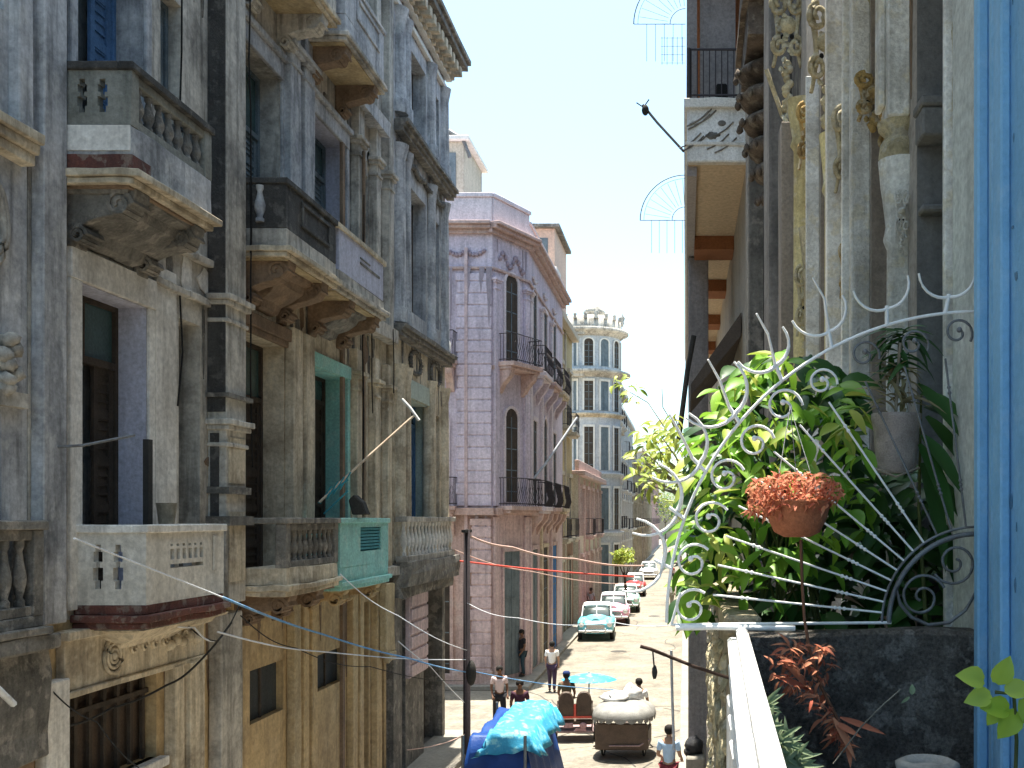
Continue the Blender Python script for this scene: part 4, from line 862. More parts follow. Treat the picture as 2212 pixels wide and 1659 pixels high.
cb = MB(); FR.box(cb, 10.9, 12.4, z, z+.35, 0, .34); FR.box(cb, 10.8, 12.5, z+.35, z+.5, 0, .4); FR.box(cb, 10.9, 12.4, z+.5, 9, 0, .33)
for k in range(14): cb.tube([FR.p(10.88, .3-.022*q, z+.7+k*.22-.03*q*(10-q)*.3) for q in range(11)], .03, 6)
cb.build('oriel', DB, BD, rough=.02, rlen=.25)
mb = MB(); mb.tube([FR.p(11.6,.1,-2), FR.p(11.6,.1,3.6)], .03, 8); mb.build('drainpipe', BLACK, BD)
# portico building with the white balcony and beamed soffits
BP = thing('gallery_building', (1.0, 25, -H), 'building with whitewashed balcony end and beige ceiling crossed by brown beams', 'building')
GB = mat('brown_painted_beam', (.30,.12,.05), (.18,.07,.035), .5, 2, .2); SOF = mat('warm_beige_ceiling', (.55,.42,.28), (.42,.31,.2), .3, 1, .15)
mb = MB(); FR.wall(mb, 15.6, 45, -H, 14, -.4, 0, []); mb.build('wall', BEIGE, BP); mb = MB(); mb.box(1.4, 10, 15.6, 59, -H, 14); mb.box(1.0, 1.4, 45, 59, -H, 14); mb.build('body', BEIGE, BP)
y0_, y1_ = 17.0, 44.0; xo = .03
mb = MB(); mb.box(xo, 1.0, y0_, y1_, 5.82, 6.78); 
bb = mb.build('balcony', mat('bright_whitewash', (.86,.86,.84), (.5,.48,.44), .5, 2.2, .4, bump=.5), BP, bevel=.02, rough=.012, rlen=.3)
mb = MB(); mb.box(xo-.05, 1.0, y0_-.08, y1_, 6.68, 6.84); mb.box(xo-.02, 1.0, y0_-.03, y1_, 6.08, 6.14); mb.build('moulding', WHITEL, bb, bevel=.01, rough=.02, rlen=.2)
mb = MB()
for k in range(10): 
    a, b = random.uniform(.2,.9), random.uniform(6.2, 6.7); mb.tube([(a-.12*j, y0_-.014, b-.09*j+.03*math.sin(j*5)) for j in range(4)], .012, 4)
mb.ball((.6, y0_, 6.45), .07, .02, .05); mb.ball((.45, y0_, 6.25), .12, .02, .06, rough=.6); mb.build('crack', DARKG, bb)
mb = MB(); mb.box(xo+.02, 1.0, y0_+.02, y1_, 5.78, 5.82); mb.build('soffit', SOF, BP)
mb = MB(); mb.box(xo, xo+.16, y0_+.1, y1_, 5.62, 5.79); mb.build('edge_beam', mat('grey_mauve_beam', (.34,.30,.28), (.22,.2,.19), .5, 2, .2), BP)
for y in (21.3, 25.2, 29.5, 34, 39):
    mb = MB(); mb.box(xo+.16, 1.0, y, y+.9, 5.5, 5.785); mb.build('beam', GB, BP, bevel=.01)
mb = MB(); mb.box(xo+.04, .5, 22.3, 22.9, -H, 5.6); mb.build('pillar', mat('grey_mauve_pillar', (.30,.27,.26), (.16,.15,.15), .7, 1.3, .4), BP, bevel=.02, rough=.01)
mb = MB(); mb.box(xo+.1, .45, 33, 33.6, -H, 5.6); mb.build('pillar', WALLG, BP, bevel=.02)
mb = MB(); mb.box(.5, 1.0, 22.4, 22.8, -H, 1.9); mb.build('infill', STONED, BP, rough=.01)
mb = MB(); 
P = [(.10, 18.2, 2.35), (.10, 18.2, 2.15), (.98, 18.2, 3.2), (.98, 18.2, 3.6)]; mb.prism(P, (0, 3.2, 0)); mb.build('awning', mat('dark_canvas', (.10,.08,.065), (.05,.04,.04), .5, 3, .2), BP)
# railing on top
rl = MB(); yy = y0_+.1
rl.tube([(xo+.03, y0_+.1, 6.84), (xo+.03, y0_+.1, 7.72)], .03, 6); rl.tube([(.96, y0_+.1, 7.70), (xo+.03, y0_+.1, 7.70), (xo+.03, 40, 7.70)], .022, 6); rl.tube([(.96, y0_+.1, 6.95), (xo+.03, y0_+.1, 6.95), (xo+.03, 40, 6.95)], .018, 6)
for k in range(9): x = .1+k*.1; rl.tube([(x, y0_+.1, 6.84), (x, y0_+.1, 7.7)], .01, 5)
for k in range(70): rl.tube([(xo+.03, y0_+.2+k*.3, 6.84), (xo+.03, y0_+.2+k*.3, 7.7)], .01, 4)
rl.build('railing', IRON, bb)
mb = MB(); mb.box(xo, 1.0, y0_, y1_, 9.2, 9.9); ub = mb.build('balcony', GB, BP); mb = MB(); mb.box(.25, .85, 17.6, 17.7, 6.9, 9.1); mb.box(.0+xo, .2, 17.5, 17.8, 6.9, 9.2); mb.build('pillar', mat('grey_mauve_pillar', (.30,.27,.26)), BP)
mb = MB(); mb.box(.52, .7, 17.35, 17.5, 6.86, 7.25); mb.box(.2, .42, 17.3, 17.5, 6.86, 6.95); g_ = tag(mb.build('water_can', BLACK, bevel=.02), 'dark plastic can standing behind the iron rail of the whitewashed balcony', 'can')
# ================================================================== IRON FAN GRILLE ON THE DIVIDER
YG = 3.42
def G(px, py, dy=0): return W(px, py, YG+dy)
CXp, CYp = 2112, 1345
def GP(r, deg, dy=0): return G(CXp - r*math.cos(R(deg)), CYp - r*math.sin(R(deg)), dy)
GR = thing('iron_grille', G(2000, 1345), 'silver painted wrought iron fan grille with spiral scrolls on the dark divider wall', 'grille')
mb = MB(); mb.tube([GP(672, 0+90*k/40) for k in range(41)], 0.0053, 8); mb.build('outer_arc', IRONW, GR)
mb = MB(); mb.tube([GP(192, 90*k/24) for k in range(25)], 0.0086, 8); mb.tube([GP(207, 90*k/24) for k in range(25)], 0.0047, 6)
hub = mb.build('hub_arc', IRONG, GR)
mb = MB(); mb.tube([G(1925,1345), G(1600,1348), G(1452,1350)], 0.0055, 6); mb.tube([G(1450,1350), G(1470,1280)], 0.0047, 6); mb.build('base_bar', IRONW, GR)
angs = [6, 12.5, 19, 26, 33, 40, 48, 56, 65, 74, 83]
for i, a in enumerate(angs):
    mb = MB(); pts = [GP(207 + (575-207)*k/12, a + (2 if k in (4, 5) else 0)*0) for k in range(13)]
    mb.tube(pts, .0038, 6)
    for r_ in (290, 300, 310, 500, 512): mb.ball(GP(r_, a), .0068, .0068, .0068, 6, 4)
    mb.build('bar', IRONW if i < 8 else IRONG, GR)
def spiral2(cpx, cpy, r, a0, turns, sgn, n=26, inner=.22):
    out = []
    for k in range(n+1):
        t = k/n; a = a0 + sgn*turns*2*PI*t; rr = r*(1-(1-inner)*t); out.append(G(cpx + rr*math.cos(a), cpy - rr*math.sin(a)))
    return out
for i, a in enumerate([3, 12, 21, 30, 39, 48, 57, 67, 77, 86]):
    c = GP(628 if i % 2 else 618, a); cp = (1480 + c.x*2250/c.y, 1120 - c.z*2250/c.y); rr = 42 if i < 6 else 34
    mb = MB(); base = R(180-a) + PI + .9
    mb.tube(spiral2(cp[0], cp[1], rr, base, 1.25, 1), 0.0051 if i < 6 else .0045, 6, taper=.005)
    mb.ball(spiral2(cp[0], cp[1], rr, base, 1.25, 1)[-1], .010, .010, .010, 7, 5)
    mb.build('scroll', IRONW if i < 7 else IRONG, GR)
for i, a in enumerate([10, 19.5, 29, 40, 51, 62, 73, 84]):
    mb = MB(); st = GP(672, a); m1 = GP(712, a+1)
    mb.tube([st, m1], 0.0070, 6, taper=.007)
    # crescent opening outwards
    cpt = (CXp - 752*math.cos(R(a+1)), CYp - 752*math.sin(R(a+1))); rr = 60 if a < 45 else 46
    dirn = math.atan2(math.sin(R(a+1)), -math.cos(R(a+1)))
    pts = []
    for k in range(15):
        q = dirn + PI + (-1.75 + 3.5*k/14); e = 1 + .35*abs(k-7)/7; pts.append(G(cpt[0] + rr*e*math.cos(q), cpt[1] - rr*e*math.sin(q), -.03*abs(k-7)/7))
    mb.tube(pts[:8][::-1], 0.0078 if i < 5 else .006, 6, taper=.004); mb.tube(pts[7:], 0.0078 if i < 5 else .006, 6, taper=.004)
    if i in (2, 3, 4, 5): mb.tube([m1, G(cpt[0]+10, cpt[1]-30, -.05), G(cpt[0]-15, cpt[1]-75, -.09)], 0.0062, 6, taper=.003)
    mb.build('crescent', IRONW, GR)
mb = MB(); mb.tube([G(1935,1272), G(1945,1305), G(1968,1333), G(2005,1350), G(2050,1345), G(2085,1318), G(2108,1280), G(2118,1225), G(2108,1180)], 0.0062, 8); mb.build('rim', IRONG, hub)
for c, r_, a0, sg in (((1992, 1290), 52, .4, 1), ((2062, 1215), 50, -2.6, 1)):
    mb = MB(); mb.tube(spiral2(c[0], c[1], r_, a0, 1.6, sg, 34, .15), 0.0051, 6); mb.build('spiral', IRONG, hub)
# ================================================================== PLANTS
def leafmat(name, c1, c2, trans=.35, rough=.45):
    m = bpy.data.materials.new(name); m.use_nodes = True; t = m.node_tree; N = t.nodes; L = t.links; b = N['Principled BSDF']
    g = N.new('ShaderNodeNewGeometry'); r = N.new('ShaderNodeMix'); r.data_type = 'RGBA'; L.new(g.outputs['Random Per Island'], r.inputs[0])
    r.inputs[6].default_value = (*c1, 1); r.inputs[7].default_value = (*c2, 1); L.new(r.outputs[2], b.inputs['Base Color'])
    b.inputs['Roughness'].default_value = rough; b.inputs['Specular IOR Level'].default_value = .35
    tr = N.new('ShaderNodeBsdfTranslucent'); L.new(r.outputs[2], tr.inputs[0]); mx = N.new('ShaderNodeMixShader'); mx.inputs[0].default_value = trans
    L.new(b.outputs[0], mx.inputs[1]); L.new(tr.outputs[0], mx.inputs[2]); L.new(mx.outputs[0], N['Material Output'].inputs[0]); return m
LG = leafmat('bright_green_leaf', (.09,.24,.02), (.28,.48,.05)); LY = leafmat('yellow_green_leaf', (.24,.34,.05), (.45,.47,.10)); LD = leafmat('dark_and_shaded_green_leaf', (.018,.06,.015), (.045,.13,.025), .2)
LO = leafmat('pale_succulent_leaf', (.22,.30,.16), (.35,.42,.25)); LR = leafmat('dried_red_brown_leaf', (.40,.09,.05), (.58,.26,.14), .25, .8); LB = leafmat('straw_dry_leaf', (.30,.24,.14), (.22,.2,.10), .25, .8)
def leaf(mb, p, d, up, L_, w_, curl=.25, n=5):
    d = d.normalized(); s = d.cross(up); s = s.normalized() if s.length > 1e-4 else Vector((1,0,0)); u = s.cross(d).normalized(); vs = []; fs = []
    for i in range(n+1):
        t = i/n; ww = w_*math.sin(PI*min(1, t*.94+.06))**.8*(1-.25*t); c = p + d*L_*t - u*curl*L_*t*t
        vs += [c - s*ww/2 + u*ww*.22, c, c + s*ww/2 + u*ww*.22]
    for i in range(n):
        a = i*3; fs += [(a, a+1, a+4, a+3), (a+1, a+2, a+5, a+4)]
    mb.add(vs, fs, True)
def inpoly(x, y, P):
    c = False; j = len(P)-1
    for i in range(len(P)):
        if (P[i][1] > y) != (P[j][1] > y) and x < (P[j][0]-P[i][0])*(y-P[i][1])/(P[j][1]-P[i][1]) + P[i][0]: c = not c
        j = i
    return c
def foliage(P, n, Y0, Y1, L0, L1, wr, bias=Vector((-.3,-.5,.2)), droop=.5, thin=0):
    mb = MB(); xs = [p[0] for p in P]; ys = [p[1] for p in P]; k = 0; tries = 0
    while k < n and tries < n*30:
        tries += 1
        x, y = random.uniform(min(xs), max(xs)), random.uniform(min(ys), max(ys))
        if not inpoly(x, y, P): continue
        if thin and mnoise.noise(Vector((x/60, y/60, 1.3))) < thin: continue
        p = W(x, y, random.uniform(Y0, Y1)); a = random.uniform(0, 2*PI)
        d = Vector((math.cos(a), math.sin(a)*.7, random.uniform(-.9, .35)-droop*.3)) + bias*.5
        L_ = random.uniform(L0, L1); up = Vector((random.uniform(-.5,.5), random.uniform(-.9,.1), 1))
        leaf(mb, p, d, up, L_, L_*wr*random.uniform(.8, 1.2), random.uniform(.1, .5)); k += 1
    return mb
random.seed(21)
P1 = [(1478,1335),(1470,1190),(1500,1040),(1490,940),(1545,870),(1570,800),(1640,760),(1720,755),(1790,775),(1850,850),(1880,920),(1885,1050),(1870,1150),(1820,1220),(1700,1290),(1560,1340)]
pl = thing('climbing_plant', W(1650, 1340, 4.1), 'big bright green leafy plant filling the neighbour balcony behind the iron fan grille', 'plant')
foliage(P1, 400, 3.56, 4.15, .05, .135, .5, thin=-.22).build('foliage', LG, pl)
foliage([(1500,960),(1570,830),(1650,765),(1750,770),(1860,880),(1870,960),(1760,1000),(1600,1060),(1560,1330),(1480,1330)], 110, 3.52, 3.8, .05, .12, .42, thin=-.2).build('foliage', LY, pl)
foliage(P1, 420, 4.1, 4.7, .09, .17, .6).build('foliage', LD, pl)  # inner leaves in darker green: shade put into the leaf colour
mb = MB()
for k in range(22):
    a = W(random.uniform(1560,1800), 1340, 4.1); b = W(random.uniform(1500,1860), random.uniform(800,1200), random.uniform(3.8,4.3)); m_ = (a+b)/2 + Vector((random.uniform(-.08,.08), 0, .1)); mb.tube([a, m_, b], .006, 5, taper=.003)
mb.build('stem', mat('green_brown_stem', (.10,.12,.04)), pl)
P2 = [(1620,1345),(1700,1230),(1850,1150),(1900,1010),(2000,1000),(2100,1090),(2108,1345)]
sh = thing('shrub', W(1900, 1345, 4.6), 'dark shaded shrub behind the hub of the iron fan grille', 'plant')
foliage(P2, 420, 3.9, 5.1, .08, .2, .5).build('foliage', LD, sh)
bl = thing('broad_leaf_plant', W(2060, 1300, 3.7), 'plant with long dark drooping blades beside the pale pilaster', 'plant')
mb = MB()
for (x0, y0, x1, y1, Y) in ((1980,830,2080,930,3.65),(1990,850,2095,900,3.7),(1985,960,2075,1130,3.6),(2000,900,2100,1010,3.75),(1990,1000,2060,1230,3.65),(2020,1030,2110,1150,3.7),(1995,880,2060,900,3.7),(2010,1090,2090,1290,3.75),(1990,940,2090,1060,3.6)):
    a, b = W(x0, y0, Y), W(x1, y1, Y-.1); leaf(mb, a, b-a, Vector((.3,-.8,.6)), (b-a).length, .075, .12, 8)
mb.build('blade', LD, bl); mb = MB(); mb.tube([W(2000,1340,3.8), W(1985,1100,3.75), W(1990,850,3.7)], .008, 6, taper=.004); mb.build('stem', mat('green_brown_stem', (.10,.12,.04)), bl)
sl = thing('small_leaf_shrub', W(1440, 1100, 6.2), 'thin yellow green twigs reaching over the street at the left of the grille', 'plant')
foliage([(1345,960),(1380,920),(1460,880),(1510,900),(1500,960),(1480,1090),(1400,1080),(1350,1010)], 210, 5.6, 6.3, .05, .10, .42, thin=-.15).build('foliage', LY, sl)
foliage([(1310,815),(1345,800),(1385,840),(1375,870),(1335,850)], 26, 5.8, 6.1, .035, .07, .5).build('foliage', LY, sl)
mb = MB()
for k in range(14):
    b = W(random.uniform(1350,1490), random.uniform(900,1060), 5.9); a = W(1530, 1180, 5.9); mb.tube([a, (a+b)/2+Vector((0,0,.12)), b], .008, 5, taper=.003)
mb.tube([W(1490,1000,5.9), W(1440,930,5.9), W(1400,870,5.9), W(1340,835,5.95)], .004, 5, taper=.002); mb.tube([W(1480,960,5.9), W(1432,880,5.9), W(1430,840,5.9)], .004, 5, taper=.002)
mb.build('twig', mat('grey_twig', (.25,.22,.17)), sl)
# hanging pot with dried plant
TERR = mat('terracotta', (.42,.15,.07), (.26,.09,.05), .6, 6, .3)
def dried(P, n, Y0, Y1, L0, L1, wr=.25):
    mb = MB(); xs = [p[0] for p in P]; ys = [p[1] for p in P]; k = 0
    while k < n:
        x, y = random.uniform(min(xs), max(xs)), random.uniform(min(ys), max(ys))
        if not inpoly(x, y, P): continue
        p = W(x, y, random.uniform(Y0, Y1)); d = Vector((random.gauss(0,1), random.gauss(0,.7), random.gauss(0,.8))); leaf(mb, p, d, Vector((random.random(),-.5,1)), random.uniform(L0, L1), random.uniform(L0, L1)*wr, random.uniform(.3, 1.0), 4); k += 1
    return mb
hp = thing('hanging_pot', W(1720, 1130, 3.2), 'terracotta bowl hung from the iron grille, overflowing with dried orange brown leaves', 'hanging plant')
c = W(1722, 1160, 3.2); mb = MB(); mb.lathe(c, [(.04,0),(.07,.015),(.092,.06),(.102,.105),(.106,.11),(.096,.115),(.09,.10)], 22); mb.build('pot', TERR, hp, rough=.002)
dried([(1612,1090),(1625,1040),(1680,1022),(1760,1022),(1822,1045),(1815,1080),(1770,1100),(1700,1112),(1650,1120),(1618,1110)], 900, 3.08, 3.3, .014, .032, .45).build('foliage', LR, hp)
mb = MB(); tp = W(1707, 880, 3.36)
for x, y, Y in ((1672,1090,3.16),(1772,1090,3.16),(1725,1080,3.28)): mb.tube([tp, W(x, y, Y)], .0016, 4)
mb.build('wire', IRONG, hp)
hd = thing('dried_fern', W(1760, 1500, 3.1), 'withered red brown bromeliad dangling on a cord below the terracotta bowl', 'dead plant')
mb = MB(); mb.tube([W(1730,1166,3.2), W(1733,1260,3.18), W(1738,1340,3.15), W(1748,1400,3.12), W(1772,1480,3.1), W(1805,1545,3.1), W(1830,1600,3.1), W(1838,1645,3.1)], .005, 6); mb.build('cord', mat('brown_cord', (.2,.09,.05)), hd)
mb = dried([(1690,1400),(1720,1385),(1790,1395),(1800,1440),(1770,1480),(1800,1540),(1835,1590),(1840,1630),(1800,1610),(1770,1540),(1735,1500),(1680,1470),(1665,1445)], 260, 3.0, 3.2, .018, .05, .35)
for (x0, y0, x1, y1) in ((1815,1550,1912,1583),(1800,1560,1860,1590),(1830,1590,1838,1655),(1740,1480,1690,1420),(1745,1490,1672,1455),(1800,1550,1850,1640)):
    a, b = W(x0, y0, 3.05), W(x1, y1, 2.98); leaf(mb, a, b-a, Vector((0,-1,.5)), (b-a).length, .022, .1)
mb.build('foliage', LR, hd)
pt = thing('flower_pot', W(1935, 1020, 3.62), 'weathered grey concrete pot held behind the grille with a straggly dry green plant', 'potted plant')
c = W(1935, 1022, 3.62); mb = MB(); mb.lathe(c, [(.058,0),(.068,.01),(.078,.15),(.087,.19),(.087,.205),(.076,.205),(.072,.18)], 20); mb.build('pot', mat('pitted_grey_concrete', (.52,.45,.41), (.28,.24,.21), .8, 14, .2, bump=.8), pt, rough=.003, rlen=.03)
mb = MB()
for k in range(46):
    a = W(random.uniform(1905,1965), random.uniform(780,890), 3.62); an = random.uniform(0, 2*PI); d = Vector((math.cos(an), math.sin(an)*.5, random.uniform(-.4,.9))); leaf(mb, a, d, Vector((0,-.6,1)), random.uniform(.06,.13), .02, .6)
mb.build('foliage', LB, pt)
mb = MB()
for k in range(44):
    a = W(random.uniform(1915,1965), random.uniform(715,800), 3.62); an = random.uniform(0, 2*PI); d = Vector((math.cos(an), math.sin(an)*.5, random.uniform(-.6,.5))); leaf(mb, a, d, Vector((0,-.6,1)), random.uniform(.07,.14), .026, .7)
mb.build('foliage', LD, pt)
mb = MB(); mb.tube([W(1935,890,3.62), W(1940,800,3.62), W(1945,740,3.6)], .006, 6); mb.tube([W(1885,1010,3.55), W(1935,1030,3.52), W(1985,1010,3.55)], .004, 5); mb.build('stem', mat('grey_twig', (.25,.22,.17)), pt)
# succulents beside the white coping, lime leaves against the blue wall
su = thing('succulent', W(1690, 1640, 2.3), 'pale spiky succulent growing along the inside of the white coping', 'plant')
mb = MB()
for (x, y) in ((1648,1525),(1660,1565),(1675,1600),(1700,1610),(1715,1640),(1690,1650),(1730,1655),(1660,1610)):
    for k in range(9):
        an = random.uniform(-.4, PI*.8); d = Vector((math.cos(an), random.uniform(-.6,.2), math.sin(an)*.8)); leaf(mb, W(x, y, 2.35), d, Vector((0,-1,.4)), random.uniform(.035,.07), .012, .2)
mb.build('foliage', LO, su); mb = MB(); mb.tube([W(1650,1535,2.36), W(1690,1620,2.36), W(1725,1700,2.36)], .006, 5); mb.build('stem', mat('green_brown_stem', (.10,.12,.04)), su)
lm = thing('lime_plant', W(2190, 1659, 2.1), 'few lime green round leaves in front of the bright blue wall', 'plant')
mb = MB()
for (x, y, L_, ax, az) in ((2125,1470,.055,-.6,.2),(2140,1500,.05,-1,-.2),(2150,1475,.055,.3,.6),(2170,1490,.05,.8,.1),(2195,1535,.06,-.5,-.7),(2180,1530,.055,-.7,.1),(2205,1510,.06,.4,-.9),(2160,1520,.045,-.5,-.8)):
    leaf(mb, W(x, y, 2.1), Vector((ax, -.3, az)), Vector((.2,-1,.4)), L_*1.1, L_*.95, .3)
mb.build('foliage', leafmat('lime_leaf', (.42,.58,.05), (.58,.68,.14), .4), lm); mb = MB(); mb.tube([W(2190,1780,2.1), W(2196,1600,2.1), W(2190,1500,2.1), W(2150,1495,2.1)], .004, 5); mb.build('stem', mat('green_brown_stem', (.10,.12,.04)), lm)
vn = thing('vine_shoot', W(1840, 1600, 2.9), 'single thin vine shoot with one small leaf across the dark divider wall', 'plant')
mb = MB(); mb.tube([W(1800,1650,2.9), W(1860,1570,2.9), W(1910,1520,2.9), W(1945,1490,2.92)], .0022, 5); mb.build('stem', mat('grey_twig', (.25,.22,.17)), vn)
mb = MB(); leaf(mb, W(1970,1500,2.9), Vector((.05,0,1)), Vector((0,-1,.2)), .028, .02); leaf(mb, W(1965,1505,2.9), Vector((-1,0,-.8)), Vector((0,-1,.2)), .03, .01); mb.build('leaf', LO, vn)
pp_ = thing('cement_pot', W(2000, 1640, 2.6), 'rounded grey cement pot rim at the foot of the dark divider wall', 'pot')
mb = MB(); c = W(2003, 1640, 2.6); mb.lathe((c.x, c.y, -1.36), [(.05,0),(.055,.55),(.07,.7),(.08,c.z+1.36-.01),(.06,c.z+1.36),(.05,c.z+1.34)], 18); mb.build('pot', mat('grey_cement_pot', (.30,.29,.27)), pp_)
# ================================================================== POLES, STICKS, CABLES
def cable(nm, pts, r, m, label, cat='cable', sag=0, group=None, n=14):
    P = []
    V = [W(*p) for p in pts]
    for i in range(len(V)-1):
        for k in range(n):
            t = k/n; P.append(V[i].lerp(V[i+1], t) - Vector((0,0,sag*math.sin(PI*t))))
    P.append(V[-1]); mb = MB(); mb.tube(P, r, 6); o = mb.build(nm, m); return tag(o, label, cat, group)
WC = mat('white_cable', (.72,.75,.8), (.5,.5,.55), .3, 6, 0); BC = mat('blue_rope', (.10,.28,.55), (.35,.5,.65), .8, 5, 0); RC = mat('red_rope', (.70,.12,.09), (.5,.1,.08), .4, 4, 0); EC = mat('pinkish_rope', (.62,.42,.36), (.4,.3,.25), .5, 4, 0); KC = mat('dark_cable', (.04,.038,.035), (.02,.02,.02))
cable('washing_line', [(160,1163,9.8),(480,1290,12.8)], .010, WC, 'white washing line slanting down from the white balcony parapet', sag=.0)
cable('washing_line', [(480,1290,12.8),(700,1371,17.5),(880,1421,21.5),(1008,1452,26)], .016, BC, 'blue rope running from the white balcony corner towards the street pole', sag=.03)
cable('washing_line', [(1012,1448,26),(1180,1478,27),(1330,1490,28)], .012, BC, 'blue rope from the street pole out over the road', sag=.02)
cable('overhead_cable', [(470,1365,13.4),(700,1408,17.5),(1008,1425,26)], .012, WC, 'pale thin cable below the blue rope across the ochre ground floor', sag=.05)
cable('overhead_cable', [(860,1385,22),(930,1440,24),(1005,1520,26)], .012, WC, 'thin pale cable dropping to the street pole', sag=.02)
cable('overhead_cable', [(880,1620,22),(960,1605,24),(1005,1585,26)], .010, EC, 'thin cable low at the foot of the grey corner building', sag=.02)
cable('washing_line', [(976,1210,28.2),(1370,1246,33)], .028, RC, 'bright red rope stretched across the street', sag=.05)
cable('washing_line', [(998,1150,26.0),(1105,1182,28),(1240,1207,31),(1390,1222,35)], .03, EC, 'knotted pinkish rope above the red rope', sag=.08)
cable('overhead_cable', [(-20,1615,10.2),(140,1570,11.2),(240,1530,12),(360,1480,13),(420,1440,13.5),(500,1345,14.2)], .014, KC, 'black cable looping up beneath the left balcony brackets', sag=.03)
cable('overhead_cable', [(170,1325,11.6),(330,1330,12.5),(420,1355,13.2),(462,1385,13.6)], .012, WC, 'white cable hanging along the red slab edge', sag=.05)
cable('overhead_cable', [(400,1345,13.2),(470,1385,13.6),(520,1300,14.8)], .010, KC, 'tangled dark cable beside the tall stained pilaster', sag=.06)
cable('overhead_cable', [(520,1330,14.8),(640,1400,17),(800,1440,20),(1005,1470,26)], .009, KC, 'thin dark cable sagging under the aqua balcony to the street pole', sag=.10)
cable('overhead_cable', [(735,1240,17.4),(860,1330,20),(1010,1405,26)], .009, WC, 'pale cable dropping from the aqua parapet to the street pole', sag=.08)
cable('overhead_cable', [(975,1185,28.2),(1150,1235,31),(1370,1262,36)], .016, EC, 'thin pink cord just beneath the bright red rope', sag=.10)
cable('overhead_cable', [(-10,1440,10.0),(110,1490,10.8),(210,1560,11.2),(300,1659,11.6)], .008, KC, 'thin black cable across the shop front at lower left', sag=.05)
cable('overhead_cable', [(1005,1300,26),(1120,1335,24),(1330,1345,20),(1560,1330,12)], .008, WC, 'hair thin pale cable from street pole towards the leafy balcony', sag=.10)
cable('metal_rod', [(92,968,10.9),(180,962,10.9),(290,940,11.6)], .016, IRONG, 'grey rod sticking out across the tall door of the white balcony', 'rod')
cable('metal_rod', [(-8,1485,9.2),(30,1522,9.4)], .03, WHITEP, 'short white rod end at the lower left edge', 'rod')
cable('antenna_pole', [(690,1085,18.0),(780,1000,18.6),(895,897,19.3)], .022, mat('bare_wood_pole', (.55,.45,.34), (.3,.2,.13), .6, 3, 0), 'pale wooden pole leaning out from the aqua balcony', 'pole')
cable('antenna_pole', [(868,862,19.3),(885,880,19.3),(905,908,19.3)], .03, WHITEP, 'short white crosspiece at the tip of the leaning wooden pole', 'pole')
cable('antenna_pole', [(1130,1062,40),(1180,1000,41),(1247,902,42)], .05, mat('grey_metal_pole', (.5,.52,.56)), 'grey pole slanting above the pink balcony railing', 'pole')
cable('wooden_prop', [(1383,1396,3.25),(1405,1402,3.25),(1440,1416,3.3),(1500,1440,3.3),(1580,1466,3.3)], .006, mat('dark_brown_stick', (.06,.035,.025)), 'dark brown stick poking out over the street below the grille', 'stick')
cable('tied_cord', [(1410,1405,3.26),(1413,1440,3.26)], .0025, KC, 'short cord tied to the brown stick', 'cord')
bag = MB(); bag.ball(W(1414,1452,3.26), .009, .009, .022, 9, 6, .3); tag(bag.build('dark_bundle', KC), 'small black bundle hanging from the brown stick', 'bundle')
cable('white_pole', [(1450,1405,9),(1452,1500,9),(1456,1620,9)], .012, mat('grey_metal_pole', (.5,.52,.56)), 'thin pale pole standing upright over the right side of the street', 'pole')
cable('flag_pole', [(1388,226,16.9),(1420,265,17),(1478,328,17.1)], .022, IRONG, 'grey pole tilted outward from the whitewashed balcony', 'pole')
mb = MB(); mb.ball(W(1394,238,16.9), .06, .06, .09, 8, 6); mb.tube([W(1375,222,16.9), W(1390,232,16.9), W(1402,215,16.9)], .012, 5); tag(mb.build('insulator', KC), 'black knob at the tip of the tilted pole against the sky', 'fitting')
cable('awning_pole', [(1499,725,18.2),(1485,800,18.2),(1466,950,18.0)], .045, KC, 'black pole hanging down below the dark awning', 'pole')
cable('bamboo_pole', [(1655,150,8.9),(1690,250,9.0),(1745,330,8.4)], .02, ORN, 'thin straight pole crossing the blackened corbels', 'pole')
po = thing('street_pole', (-5.45, 26, -H), 'tall dark steel street pole at the corner beside the blue stall', 'pole')
mb = MB(); mb.lathe((-5.45, 26, -H), [(.13,0),(.13,.4),(.095,.5),(.08,5.7),(.0,5.75)], 12); mb.build('shaft', mat('dark_steel_pole', (.045,.035,.04), (.02,.02,.02)), po)
mb = MB(); mb.ball((-5.33, 25.95, -3.85), .13, .13, .32, 10, 7); mb.build('junction_box', KC, po)
mb = MB(); mb.box(-5.5, -5.4, 25.6, 26.4, -.35, -.28); mb.build('crossarm', KC, po)
# fan screens on the far gallery
FSM = mat('pale_grey_wire', (.22,.24,.25))
def fan_screen(px, py, r, Y, label, bars=True):
    t = thing('fan_screen', W(px, py, Y), label, 'railing screen')
    q = lambda rr, d: W(px - rr*math.cos(R(d)), py - rr*math.sin(R(d)), Y)
    mb = MB(); mb.tube([q(r, 90*k/16) for k in range(17)], .010, 5); mb.tube([q(r*.92, 90*k/16) for k in range(17)], .004, 4); mb.tube([q(r, 0), W(px, py, Y)], .008, 5); mb.build('frame', FSM, t)
    mb = MB()
    for a in range(9, 90, 11): mb.tube([q(r*.35, a), q(r*.9, a)], .004, 4)
    mb.tube([q(r*.3, 90*k/8) for k in range(9)], .007, 4)
    if bars:
        for k in range(5): x = px-r*.75+k*r*.17; mb.tube([W(x, py, Y), W(x, py+r*.72, Y)], .004, 4)
    mb.build('spokes', FSM, t)
fan_screen(1481, 476, 98, 19, 'thin iron fan screen against the sky below the whitewashed balcony'); fan_screen(1481, 52, 112, 19, 'thin iron fan screen against the sky at the top of the photo')
mb = MB()
for k in range(5): mb.tube([W(1430+k*11,80,19), W(1430+k*11,140,19)], .004, 4)
for k in range(4): mb.tube([W(1428,82+k*18,19), W(1480,82+k*18,19)], .004, 4)
